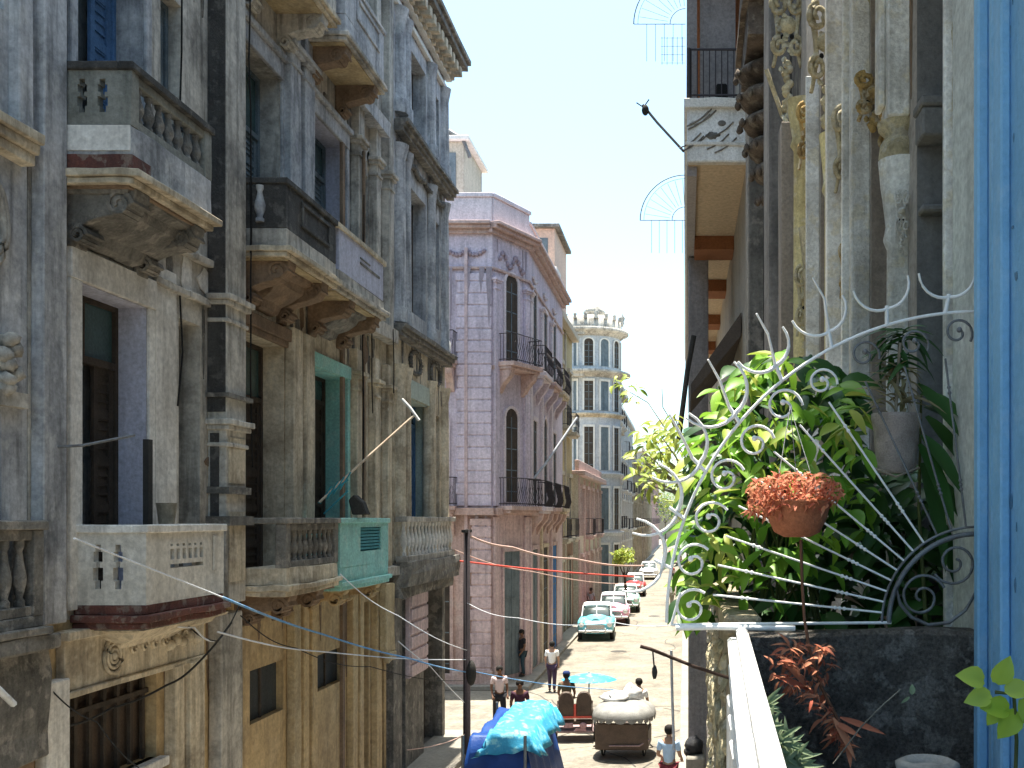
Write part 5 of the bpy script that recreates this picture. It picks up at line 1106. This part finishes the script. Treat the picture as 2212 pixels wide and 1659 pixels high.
tag(mb.build('wire_rack', FSM), 'small wire rack sticking out beside the upper iron fan screen', 'rack')
# small things on the left balconies
mb = MB(); mb.box(*(W(318,950,12.3).x, W(330,950,12.3).x), 12.2, 12.3, -1.0, W(0,950,12.3).z); tag(mb.build('dark_post', KC), 'black upright plank standing beside the lilac door jamb', 'post')
mb = MB(); a_ = W(760,1112,18.6); P = [a_, W(792,1112,18.6), W(782,1085,18.6), W(764,1068,18.6), W(752,1080,18.6)]; mb.prism(P, (0,.25,0)); tag(mb.build('chair_back', KC, bevel=.02), 'black chair back showing above the aqua parapet', 'chair')
rk = MB()
for k in range(4): rk.tube([W(692+k*14,1088-k*10,18.1), W(716+k*14,1050-k*10,18.1)], .014, 5)
rk.tube([W(688,1086,18.1), W(752,1036,18.1)], .016, 5); rk.tube([W(700,1110,18.1), W(752,1060,18.1)], .016, 5); tag(rk.build('drying_rack', mat('teal_metal', (.05,.30,.36))), 'teal drying rack leaning on the aqua door jamb', 'rack')
bk = MB(); bk.lathe(W(360,1132,12.9), [(.09,0),(.12,.25),(.13,.26)], 12); tag(bk.build('bucket', CREAM), 'cream bucket on the white balcony beside the door', 'bucket')
# laundry at the upper right
ld = MB(); n = 8
for i in range(n):
    for j in range(6):
        pass
vs = []; fs = []
for i in range(11):
    for j in range(5):
        x = 1640 - i*2.6 + j*6 - 12; y = -20 + i*13; vs.append(W(x, y, 17.1 + .05*math.sin(j*2.2+i*.4)))
for i in range(10):
    for j in range(4): fs.append((i*5+j, i*5+j+1, i*5+j+6, i*5+j+5))
ld.add(vs, fs, True); o = ld.build('hanging_cloth', mat('blue_white_patterned_cloth', (.55,.6,.8), (.06,.09,.3), 1.0, 9, 0, third=(.1,.12,.35), tamt=.8)); so_ = o.modifiers.new('s', 'SOLIDIFY'); so_.thickness = .01
tag(o, 'blue and white patterned cloth hanging over the far iron rail', 'cloth')
# ================================================================== PEOPLE
def skinmesh(name, verts, edges, radii, mat_, parent=None, sub=1, root=0, loc=(0,0,0), extra=None):
    me = bpy.data.meshes.new(name); me.from_pydata([tuple(v) for v in verts], edges, []); o = bpy.data.objects.new(name, me); COL.objects.link(o)
    sk = o.modifiers.new('skin', 'SKIN'); sk.use_smooth_shade = True
    if not me.skin_vertices: 
        bm = bmesh.new(); bm.from_mesh(me); bm.verts.layers.skin.verify(); bm.to_mesh(me); bm.free()
    for i, r in enumerate(radii): me.skin_vertices[0].data[i].radius = (r, r) if not isinstance(r, tuple) else r; me.skin_vertices[0].data[i].use_root = (i == root)
    ss = o.modifiers.new('s', 'SUBSURF'); ss.levels = sub; ss.render_levels = sub
    me.materials.append(mat_)
    if parent is not None: o.parent = parent
    return o
def flat(name, c, rough=.8): return mat(name, c, tuple(x*.7 for x in c), .4, 9, 0, rough=rough, fine=.1, bump=.1)
def person(loc, rz, label, skin, shirt, trous, hair, pose='stand', h=1.7, hat=None, group=None):
    k = h/1.7; r = thing('person', loc, label, 'person', group, rz)
    V = []; E = []; Rr = []
    def a(p, rad, fr=None):
        V.append(Vector(p)*k); Rr.append(rad*k)
        if fr is not None: E.append((fr, len(V)-1))
        return len(V)-1
    walk = pose == 'walk'; sit = pose == 'sit'
    pz = .92 if not sit else .55
    pel = a((0,0,pz), .13); w_ = a((0,-.01,pz+.16), .115, pel); ch = a((0,0,pz+.36), .14, w_); sh = a((0,.01,pz+.50), .10, ch); nk = a((0,0,pz+.58), .052, sh); 
    n2 = a((0,-.01,pz+.64), .06, nk); h1 = a((0,-.015,pz+.71), .088, n2); h2 = a((0,-.01,pz+.79), .072, h1)
    legs = []; arms = []
    for s in (-1, 1):
        st = (.16*s if walk else 0)
        if sit: kn = (.13*s, -.38, pz+.02); an = (.14*s, -.42, pz-.40)
        else: kn = (.10*s, st*-.8-.02, .50); an = (.10*s, st*-1.0+.04, .09)
        hp = a((.09*s, 0, pz-.05), .095, pel); kk = a(kn, .062, hp); aa = a(an, .042, kk); ft = a((an[0]*1.1, an[1]-.14, an[2]-.05), .035, aa); legs.append((hp, kk, aa, ft))
        s1 = a((.17*s, .01, pz+.48), .06, sh); el = a((.23*s, .03 if not sit else -.08, pz+.22), .042, s1); wr = a((.21*s, -.10 - (.15 if sit or pose == 'carry' else .0), pz+.0+(.12 if sit or pose == 'carry' else 0)), .028, el)
        pm = a((.21*s, -.15-(.15 if sit or pose == 'carry' else 0), pz-.05+(.12 if sit or pose == 'carry' else 0)), .03, wr); arms.append((s1, el, wr, pm))
        b = V[pm]/k
        for f in range(4): t1 = a((b.x+(f-1.5)*.017, b.y-.03, b.z-.035), .009, pm); t2 = a((b.x+(f-1.5)*.018, b.y-.035+.01*(f % 2), b.z-.075), .008, t1)
        t1 = a((b.x-.035*s, b.y-.02, b.z-.01), .010, pm); a((b.x-.04*s, b.y-.04, b.z-.03), .009, t1)
    skinmesh('body', V, E, Rr, flat('skin_'+skin[0], skin[1], .6), r)
    hz = V[h1]
    f = MB(); f.ball(hz+Vector((0,-.095,.0))*k, .014*k, .022*k, .025*k, 7, 5); 
    for s in (-1, 1): f.ball(hz+Vector((.088*s,.0,.0))*k, .012*k, .02*k, .03*k, 6, 4)
    f.build('face', flat('skin_'+skin[0], skin[1]), None); fo = COL.objects[-1]; fo.parent = r
    e = MB()
    for s in (-1, 1): e.ball(hz+Vector((.032*s,-.083,.02))*k, .010*k, .008*k, .008*k, 6, 4)
    e.box(-.022*k, .022*k, hz.y-.092*k, hz.y-.08*k, hz.z-.045*k, hz.z-.038*k); e.build('eyes', flat('dark_eye', (.03,.02,.02))).parent = r
    hm = MB(); hm.lathe(hz+Vector((0,.012,.0))*k, [(.098*k,-.01*k),(.101*k,.04*k),(.088*k,.09*k),(.05*k,.12*k),(.0,.125*k)], 14); hm.ball(hz+Vector((0,.04,-.0))*k, .09*k, .07*k, .08*k); hm.build('hair', flat('hair_'+hair[0], hair[1])).parent = r
    if hat:
        q = MB(); q.lathe(hz+Vector((0,.0,.045))*k, [(.108*k,0),(.108*k,.04*k),(.08*k,.085*k),(0,.1*k)], 14); q.box(-.07*k, .07*k, hz.y-.2*k, hz.y-.08*k, hz.z+.045*k, hz.z+.06*k); q.build('cap', flat('cap_'+hat[0], hat[1])).parent = r
    # clothes
    cv = []; ce = []; cr = []
    def c(i, rad, fr=None, mixi=None, t=1): 
        p = V[i] if mixi is None else V[i].lerp(V[mixi], t); cv.append(p); cr.append(rad*k)
        if fr is not None: ce.append((fr, len(cv)-1))
        return len(cv)-1
    A = c(pel, .145); B = c(w_, .132, A); Cc = c(ch, .158, B); D = c(sh, .115, Cc)
    for s1, el, wr, pm in arms: x = c(s1, .078, D); c(el, .058, x, s1, .25)
    skinmesh('shirt', cv, ce, cr, flat('cloth_'+shirt[0], shirt[1]), r)
    cv = []; ce = []; cr = []; A = c(pel, .15)
    for hp, kk, aa, ft in legs: x = c(hp, .112, A); y = c(kk, .078, x); c(aa, .06, y)
    skinmesh('trousers', cv, ce, cr, flat('cloth_'+trous[0], trous[1]), r)
    so_ = MB()
    for hp, kk, aa, ft in legs:
        so_ = MB(); p = (V[aa]+V[ft])/2; so_.ball(p+Vector((0,-.01,-.01))*k, .05*k, .13*k, .045*k, 8, 5); so_.build('shoe', flat('dark_shoe', (.04,.035,.03))).parent = r
    return r
SK1 = ('brown', (.20,.10,.06)); SK2 = ('tan', (.42,.25,.17)); BK = ('black', (.015,.012,.01))
person((-5.35, 30.0, -H+.01), R(20), 'person in a pale pink shirt and dark trousers walking by the pink corner', SK1, ('pale_pink', (.72,.58,.58)), ('near_black', (.02,.02,.025)), BK, 'walk')
person((-6.05, 38.6, -H+.14), R(-60), 'person in black top standing against the base of the pink wall', SK1, ('black', (.02,.02,.025)), ('dark_teal', (.03,.06,.08)), BK)
person((-4.6, 36.0, -H+.01), R(180), 'person in a bright white top and dark purple trousers walking up the street', SK2, ('bright_white', (.85,.85,.85)), ('dark_purple', (.05,.03,.06)), BK, 'walk')
person((-4.35, 27.4, -H+.01), R(10), 'person in dark clothes standing right behind the blue stall tarp', SK1, ('dark_maroon', (.06,.02,.04)), ('dark_navy', (.015,.02,.05)), BK)
person((-.33, 21.4, -H+.01), R(170), 'person in light blue shirt and dark red trousers at the right road edge', SK2, ('light_blue', (.45,.62,.85)), ('dark_red', (.20,.03,.04)), BK, 'carry')
person((-5.6, 62, -H+.14), R(160), 'distant small person in grey on the left pavement behind the parked cars', SK1, ('grey', (.3,.3,.3)), ('dark_navy', (.015,.02,.05)), BK, 'walk')
person((-.9, 70, -H+.01), R(160), 'distant person in white on the right side of the far road', SK2, ('white', (.8,.8,.78)), ('khaki', (.3,.27,.2)), BK, 'walk')
person((-1.2, 96, -H+.01), R(0), 'tiny far off person in a red top in the middle of the road', SK2, ('red', (.5,.06,.05)), ('near_black', (.02,.02,.025)), BK, 'walk')
# ================================================================== CARS
def paint(nm, c): return mat('car_paint_'+nm, c, tuple(x*.85 for x in c), .3, 3, 0, rough=.28, spec=.6, bump=0, fine=.03)
CHR = mat('chrome_trim', (.75,.76,.78), (.6,.6,.6), .3, 5, 0, rough=.18, metal=.9, bump=0, fine=0); TYR = flat('tyre_rubber', (.02,.02,.02)); GLS = mat('dark_car_glass', (.03,.045,.045), (.02,.03,.03), .3, 1, 0, rough=.08, spec=.8, bump=0, fine=0); LAMP = mat('headlight_glass', (.8,.8,.75), (.7,.7,.7), .2, 5, 0, rough=.1, bump=0, fine=0)
def loft(mb, secs, n=20):
    vs = []
    for (y, hw, zb, zt, p) in secs:
        zc, hz = (zb+zt)/2, (zt-zb)/2
        for k in range(n):
            a = 2*PI*k/n; cx_, sx = math.cos(a), math.sin(a)
            vs.append((hw*math.copysign(abs(cx_)**(2/p), cx_), y, zc + hz*math.copysign(abs(sx)**(2/p), sx)))
    m = len(secs); fs = [(i*n+k, i*n+(k+1) % n, (i+1)*n+(k+1) % n, (i+1)*n+k) for i in range(m-1) for k in range(n)]
    mb.add(vs, fs, True); mb.add(vs[:n], [list(range(n))[::-1]], True); mb.add(vs[-n:], [list(range(n))], True)
def car(loc, rz, label, cb, ct, cr_, s=1.0):
    t = thing('parked_car', loc, label, 'car', 'old cars parked along the left side', rz)
    def bd(mb, nm, m_, par=t, **kw):
        o = mb.build(nm, m_, None, **kw); o.parent = par; return o
    # built facing -Y, origin on the ground
    mb = MB(); loft(mb, [(-2.35,.62,.42,.78,3),(-2.25,.80,.33,.90,3.4),(-1.9,.86,.30,.98,3.6),(-1.0,.88,.30,1.02,3.8),(0,.89,.28,1.0,4),(1.2,.88,.28,.98,3.8),(1.9,.84,.32,.95,3.4),(2.4,.72,.38,.86,3)]); body_ = bd(mb, 'body', cb)
    mb = MB(); loft(mb, [(-2.2,.22,.55,1.02,2.6),(-1.9,.42,.6,1.08,2.8),(-1.1,.52,.6,1.12,3),(-.75,.55,.6,1.08,3)]); bd(mb, 'bonnet', cb)
    for sx in (-1, 1):
        mb = MB(); loft(mb, [(-2.38,.14,.62,.88,2.2),(-2.2,.2,.5,.98,2.6),(-1.5,.2,.4,1.0,2.8),(-.8,.14,.5,.95,2.6)]); mb.v = [(v[0]+sx*.66, v[1], v[2]) for v in mb.v]; fe = bd(mb, 'fender', cb)
        mb = MB(); mb.lathe((sx*.66, -2.385, .76), [(0,-.03),(.07,-.025),(.1,0),(.1,.03)], 14, axis='y'); bd(mb, 'headlight', LAMP)
        mb = MB(); mb.lathe((sx*.66, -2.36, .76), [(.125,-.03),(.125,.03)], 14, axis='y'); bd(mb, 'headlight_ring', CHR, fe)
    mb = MB(); loft(mb, [(-.78,.70,.9,1.02,4),(-.55,.72,.9,1.28,4),(-.25,.66,.9,1.50,4),(.9,.66,.9,1.52,4),(1.3,.68,.9,1.30,4),(1.6,.70,.9,1.02,4)]); bd(mb, 'windows', GLS)
    mb = MB(); loft(mb, [(-.32,.60,1.40,1.50,3),(-.15,.66,1.42,1.56,3.4),(.4,.67,1.43,1.60,3.4),(.95,.66,1.42,1.57,3.4),(1.15,.58,1.38,1.48,3)]); rf = bd(mb, 'roof', ct)
    mb = MB()
    for sx in (-1, 1):
        for (y0, z0, y1, z1) in ((-.80,1.0,-.30,1.48),(.35,1.0,.35,1.5),(1.62,1.0,1.08,1.46)): mb.tube([(sx*.71, y0, z0), (sx*.66, y1, z1)], .028, 6)
    mb.tube([(0,-.80,1.04),(0,-.32,1.49)], .018, 5); bd(mb, 'pillar', ct, rf)
    mb = MB(); mb.box(-.8, .8, -2.52, -2.42, .40, .52); mb.box(-.5, -.42, -2.56, -2.44, .36, .62); mb.box(.42, .5, -2.56, -2.44, .36, .62); bd(mb, 'bumper', CHR, bevel=.03)
    mb = MB(); mb.box(-.42, .42, -2.40, -2.34, .56, .74)
    bd(mb, 'grille', GLS, bevel=.02); mb = MB()
    for k in range(4): mb.box(-.42, .42, -2.43, -2.38, .57+k*.05, .59+k*.05)
    bd(mb, 'grille_bar', CHR); mb = MB(); mb.box(-.17, .17, -2.55, -2.53, .40, .50); bd(mb, 'number_plate', WHITEP)
    mb = MB(); mb.box(-.9, .9, -2.0, 2.0, .60, .64); bd(mb, 'side_trim', cr_)
    for sx in (-1, 1):
        for yy in (-1.45, 1.4):
            mb = MB(); mb.lathe((sx*.76, yy, .33), [(.2,-.1),(.33,-.09),(.34,0),(.33,.09),(.2,.1)], 18, axis='x'); wh = bd(mb, 'wheel', TYR)
            mb = MB(); mb.lathe((sx*.76, yy, .33), [(.0,-.11),(.2,-.1),(.2,.1),(0,.11)], 14, axis='x'); bd(mb, 'hubcap', CHR, wh)
    t.scale = (s*1.04, s, s*1.08); return t
TUR = paint('turquoise', (.16,.56,.66)); WHC = paint('white', (.80,.80,.80)); PKC = paint('pink', (.75,.36,.48)); GRC = paint('mint', (.35,.66,.55)); RDC = paint('red', (.45,.05,.05))
car((-4.5, 53.2, -H), R(3), 'turquoise and white old car parked nearest, facing the viewer', TUR, WHC, WHC)
car((-4.15, 60.5, -H), R(3), 'pink and white old car parked behind the turquoise one', PKC, WHC, PKC)
car((-3.9, 68.5, -H), R(2), 'mint green and white old car third in the parked row', GRC, WHC, WHC)
car((-4.0, 82, -H), R(1), 'red car with white roof farther up behind the mint car', RDC, WHC, RDC)
car((-3.6, 104, -H), R(0), 'small distant white car up the street', WHC, WHC, CHR)
car((-1.5, 140, -H), R(0), 'tiny dark red car at the far end of the road', RDC, RDC, CHR)
# ================================================================== PEDICABS
def wheel(par, c, r, m_=TYR):
    mb = MB(); mb.tube([(c[0], c[1]+r*math.cos(k*PI/12), c[2]+r*math.sin(k*PI/12)) for k in range(24)], .028, 6, closed=True); w_ = mb.build('wheel', m_); w_.parent = par
    mb = MB()
    for k in range(8): mb.tube([c, (c[0], c[1]+r*math.cos(k*PI/4), c[2]+r*math.sin(k*PI/4))], .006, 4)
    mb.ball(c, .05, .04, .04, 6, 4); mb.build('spokes', CHR).parent = w_
def pedicab(loc, rz, label, twin):
    t = thing('pedicab', loc, label, 'pedicab', None, rz)
    def bd(mb, nm, m_, par=t, **kw):
        o = mb.build(nm, m_, None, **kw); o.parent = par; return o
    VB = mat('brown_vinyl', (.11,.075,.055), (.05,.035,.03), .7, 4, 0, rough=.55); FR_ = flat('rusty_frame', (.10,.06,.05))
    for sx in (-1, 1): wheel(t, (sx*.52, 0, .34), .33)
    wheel(t, (0, 1.75, .34), .33)
    mb = MB()
    for sx in (-1, 1):
        mb.tube([(sx*.45,-.4,.32),(sx*.45,.5,.32),(sx*.12,1.0,.45),(0,1.6,.75),(0,1.75,.34)], .022, 6); mb.tube([(sx*.45,-.4,.32),(sx*.48,-.45,.95),(sx*.46,-.3,1.25)], .02, 6); mb.tube([(sx*.52,-.35,.32),(sx*.75,-.2,.35),(sx*.6,.3,.36)], .018, 5)
    mb.tube([(-.3,1.45,1.0),(0,1.6,.98),(.3,1.45,1.0)], .018, 6); mb.tube([(0,1.6,.98),(0,1.6,.7)], .02, 6); mb.tube([(-.45,0,.34),(.45,0,.34)], .02, 6); bd(mb, 'frame', FR_)
    mb = MB(); mb.box(-.5, .5, -.45, .55, .30, .36); bd(mb, 'floor', mat('pinkish_grey_board', (.35,.25,.25), (.2,.14,.14)), bevel=.02)
    mb = MB(); mb.box(-.46, .46, -.35, .15, .52, .68); bd(mb, 'seat', VB, bevel=.04)
    mb = MB(); mb.box(-.1, .1, 1.0, 1.25, .78, .86); bd(mb, 'saddle', VB, bevel=.03)
    if twin:
        for sx in (-1, 1):
            mb = MB(); P = [(sx*.24+.21*math.copysign(abs(math.cos(a))**.7, math.cos(a)), -.38, 1.18+.36*math.sin(a)) for a in [k*PI/10 for k in range(11)]] + [(sx*.24-.22, -.38, .72), (sx*.24+.22, -.38, .72)]
            mb.prism(P, (0,.13,0)); bd(mb, 'backrest', VB, bevel=.03)
        mb = MB(); mb.box(-.03, .03, -.40, -.39, .8, 1.15); mb.box(-.45, .45, -.40, -.385, .74, .80); bd(mb, 'red_stripe', RC)
        mb = MB(); mb.box(-.3, -.05, -.44, -.40, .45, .6); mb.ball((.22,-.45,.52), .1, .04, .1); mb.box(.0, .3, -.47, -.44, .36, .44); bd(mb, 'rear_box', mat('dusty_pink_tin', (.5,.3,.32), (.2,.12,.12), .8, 8, 0))
    else:
        CV = mat('dusty_beige_vinyl_canopy', (.27,.265,.25), (.15,.145,.135), .8, 3.5, 0, rough=.6)
        mb = MB(); vs = []; n = 22
        for i in range(9):
            ph = i/8*PI/2
            for k in range(n):
                a = 2*PI*k/n; q = math.cos(ph)**.55; vs.append((.80*q*math.copysign(abs(math.cos(a))**.8, math.cos(a)), .1+.95*q*math.copysign(abs(math.sin(a))**.8, math.sin(a)), 1.42+.42*math.sin(ph)))
        fs = [(i*n+k, i*n+(k+1) % n, (i+1)*n+(k+1) % n, (i+1)*n+k) for i in range(8) for k in range(n)]
        mb.add(vs, fs, True)
        for k in range(n):                                     # scalloped valance
            a0, a1 = 2*PI*k/n, 2*PI*(k+1)/n
            for j in range(4):
                t0, t1 = a0+(a1-a0)*j/4, a0+(a1-a0)*(j+1)/4; z0, z1 = [1.40-.13*math.sin(PI*q/4)**.6 if 0 < q < 4 else 1.40 for q in (j, j+1)]
                pt = lambda a, z: (.80*math.copysign(abs(math.cos(a))**.8, math.cos(a)), .1+.95*math.copysign(abs(math.sin(a))**.8, math.sin(a)), z)
                mb.add([pt(t0,1.43), pt(t1,1.43), pt(t1,z1), pt(t0,z0)], [(0,1,2,3)])
        cn = bd(mb, 'canopy', CV)
        mb = MB(); mb.box(-.66, .66, -.62, -.52, .35, 1.25); mb.box(-.66, -.58, -.52, .5, .35, 1.0); mb.box(.58, .66, -.52, .5, .35, 1.0); bd(mb, 'cabin', VB, bevel=.04)
        mb = MB(); mb.tube([(-.3,-.64,.5),(.45,-.66,.52),(.7,-.5,.7)], .03, 6); bd(mb, 'bumper', mat('pinkish_grey_board', (.35,.25,.25)))
        mb = MB()
        for sx in (-1, 1): mb.tube([(sx*.6,-.5,1.2),(sx*.6,-.5,1.45)], .02, 5); mb.tube([(sx*.6,.7,.35),(sx*.6,.7,1.45)], .02, 5)
        bd(mb, 'post', FR_)
    return t
pedicab((-2.98, 28.3, -H), R(4), 'pedicab with two rounded brown vinyl backrests in the middle of the street', True).scale = (1, 1, .88)
pedicab((-1.55, 26.4, -H), R(-3), 'pedicab with domed beige canopy and scalloped fringe over a dark cabin', False).scale = (1.0, 1, .74)
person((-3.35, 29.4, -H+.30), R(184), 'person in a navy cap riding ahead of the brown twin backrests', SK1, ('olive_brown', (.09,.08,.05)), ('near_black', (.02,.02,.025)), BK, 'sit', hat=('navy', (.01,.03,.12)))
person((-1.25, 28.2, -H+.30), R(178), 'person in a white shirt riding in front of the beige canopy', SK2, ('bright_white', (.85,.85,.85)), ('grey_work', (.2,.2,.2)), BK, 'sit')
# ================================================================== STALL, PARASOL, SMALL THINGS
st = thing('market_stall', (-3.5, 21, -H), 'street stall draped in a crumpled blue tarpaulin at the bottom of the photo', 'stall')
TP = mat('turquoise_tarpaulin', (.05,.36,.58), (.03,.22,.42), .6, 2.6, 0, rough=.5, bump=.4, fine=.08, third=(.28,.62,.68), tamt=.7); TN = mat('navy_blue_tarpaulin', (.012,.06,.26), (.01,.03,.12), .6, 1.5, 0, rough=.45, bump=.3, fine=.05)  # one blue tarpaulin, its sunlit and shaded tones put into two colours
def cloth(name, x0, x1, y0, y1, z, skirt, m_, amp=.07, ax=.0, seed=0):
    vs = []; nx, ny = 26, 30; fs = []
    for i in range(nx+1):
        for j in range(ny+1):
            u, v = i/nx, j/ny; x = x0+(x1-x0)*u; y = y0+(y1-y0)*v
            eu, ev = min(u, 1-u), min(v, 1-v); zz = z + amp*(mnoise.noise(Vector((x*1.6, y*1.3, seed)))+.5*mnoise.noise(Vector((x*4, y*4, seed)))) + ax*(u-.5)
            e = min(eu*(nx), ev*(ny))
            if e < 3:
                dz = (3-e)/3; zz -= skirt*dz; ph = 14*(u+v); 
                if eu*nx <= ev*ny: x += (.06*math.sin(y*9+seed)+.03)*dz*(1 if u > .5 else -1) + (-(x1-x0)/nx*(3-e)*.85 if u < .5 else (x1-x0)/nx*(3-e)*.85)*-1*(1 if u > .5 else -1)*(1 if u > .5 else -1)*(-1)
                else: y += .06*math.sin(x*9+seed)*dz + ((y1-y0)/ny*(3-e)*.85)*(-1 if v < .5 else 1)*(-1)
            vs.append((x, y, zz))
    for i in range(nx):
        for j in range(ny): a = i*(ny+1)+j; fs.append((a, a+1, a+ny+2, a+ny+1))
    mb = MB(); mb.add(vs, fs, True); o = mb.build(name, m_, st); s_ = o.modifiers.new('s', 'SOLIDIFY'); s_.thickness = .012; return o
cloth('top_tarpaulin', -3.72, -2.77, 18.9, 22.8, -3.94, .42, TP, .13, .0, 1)
cloth('side_tarpaulin', -4.15, -2.84, 18.95, 22.9, -4.08, 1.45, TN, .12, .1, 5)
cloth('lower_tarpaulin', -3.95, -2.75, 17.6, 19.2, -4.75, .8, mat('slate_grey_tarpaulin', (.10,.13,.18), (.05,.07,.1), .6, 1.5, 0, rough=.5), .12, .0, 8)
mb = MB()
for x in (-4.1, -2.95):
    for y in (19.2, 22.7): mb.tube([(x, y, -H), (x, y, -4.0)], .03, 6)
mb.build('leg', IRONG, st)
mb = MB(); mb.box(-4.1, -3.0, 19.3, 22.6, -5.2, -5.1); mb.build('table', WOODD, st)
pr = thing('parasol', (-2.75, 29.8, -H), 'flat turquoise parasol open above the middle of the road', 'parasol')
mb = MB(); mb.lathe((-2.75, 29.8, -4.62), [(.80,0),(.78,.03),(.4,.14),(.03,.2)], 10, squash=.8); mb.build('canopy', TP, pr); mb = MB(); mb.tube([(-2.75,29.8,-H),(-2.75,29.8,-4.4)], .02, 6); mb.build('pole', IRONG, pr); mb = MB(); mb.box(-2.95,-2.55,29.6,30.0,-H+.005,-H+.07); mb.build('base', PAVE, pr, bevel=.02)
mb = MB(); c = W(1499, 1610, 21.5); mb.ball((c.x, c.y, c.z), .2, .2, .19, 12, 8, .35, 3); mb.ball((c.x-.1, c.y-.05, c.z-.12), .12, .12, .1, 8, 6, .3); tag(mb.build('rubbish_bag', mat('black_plastic', (.03,.03,.035), (.02,.02,.02), .4, 8, 0, rough=.35, bump=.8)), 'black plastic bag on the ledge at the right side of the street', 'bag')
mb = MB(); mb.box(.02, .40, 21.1, 22.0, -H, c.z-.17); tag(mb.build('concrete_block', PAVE, bevel=.03, rough=.01), 'pale concrete block carrying the black plastic bag', 'block')
# sacks and white goods carried between the two pedicabs
mb = MB(); mb.ball((-1.75, 26.7, -4.58), .36, .3, .16, 12, 8, .7, 2); mb.ball((-1.4, 26.8, -4.5), .22, .2, .2, 10, 8, .8, 5); tag(mb.build('sack', WHITEP), 'bulging white sack lying on top of the beige canopy', 'sack')
# tree far down the street
def tree(x, y, h, r_, label, lm_=LY, n=420):
    t = thing('street_tree', (x, y, -H), label, 'tree'); mb = MB(); top = -H+h
    mb.tube([(x,y,-H),(x+.05,y,-H+h*.35),(x-.05,y+.1,-H+h*.6)], .12, 8, taper=.07)
    for k in range(7): a = k*.9; mb.tube([(x,y,-H+h*.5),(x+r_*.5*math.cos(a),y+r_*.5*math.sin(a),-H+h*.75),(x+r_*.8*math.cos(a),y+r_*.8*math.sin(a),-H+h*(.8+.1*(k % 2)))], .04, 5, taper=.015)
    mb.build('trunk', WOODD, t); mb = MB()
    cl = [(Vector((random.gauss(0,.5), random.gauss(0,.5), random.gauss(0,.45))), random.uniform(.25,.5)) for _ in range(12)]
    for k in range(n):
        c_, s_ = random.choice(cl); q = Vector((random.gauss(0,1), random.gauss(0,1), random.gauss(0,1))).normalized()*s_*random.random()**.4; p = c_*.8+q; p = Vector((x+p.x*r_, y+p.y*r_, -H+h*.82+p.z*r_))
        leaf(mb, p, Vector((random.gauss(0,1), random.gauss(0,1), random.gauss(0,1)-.3)), Vector((0,0,1)), random.uniform(.18,.34), .14, .3, 3)
    mb.build('crown', lm_, t)
tree(-3.75, 52*.98+14, 4.4, .9, 'little bright yellow green tree by the left kerb past the parked cars')
tree(-.6, 150, 11, 4.0, 'rounded green tree at the far right end of the street', LG, 900); tree(-4.0, 210, 10, 4.5, 'darker tree closing the far end of the street', LD, 900); tree(.2, 118, 9, 3, 'light green tree leaning over the far road', LY, 700)
# bright awnings far along the right side
for i, (y, x, lb) in enumerate(((60, -.5, 'nearest white awning slanting over the right pavement'), (74, -.55, 'second white awning behind the grille scrolls'), (90, -.6, 'third white awning far along the right pavement'))):
    mb = MB(); P = [(x, y, -1.9), (1.0, y, -.9), (1.0, y, -.84), (x, y, -1.82)]; mb.prism(P, (0, 5, 0)); tag(mb.build('awning', WHITEP), lb, 'awning')
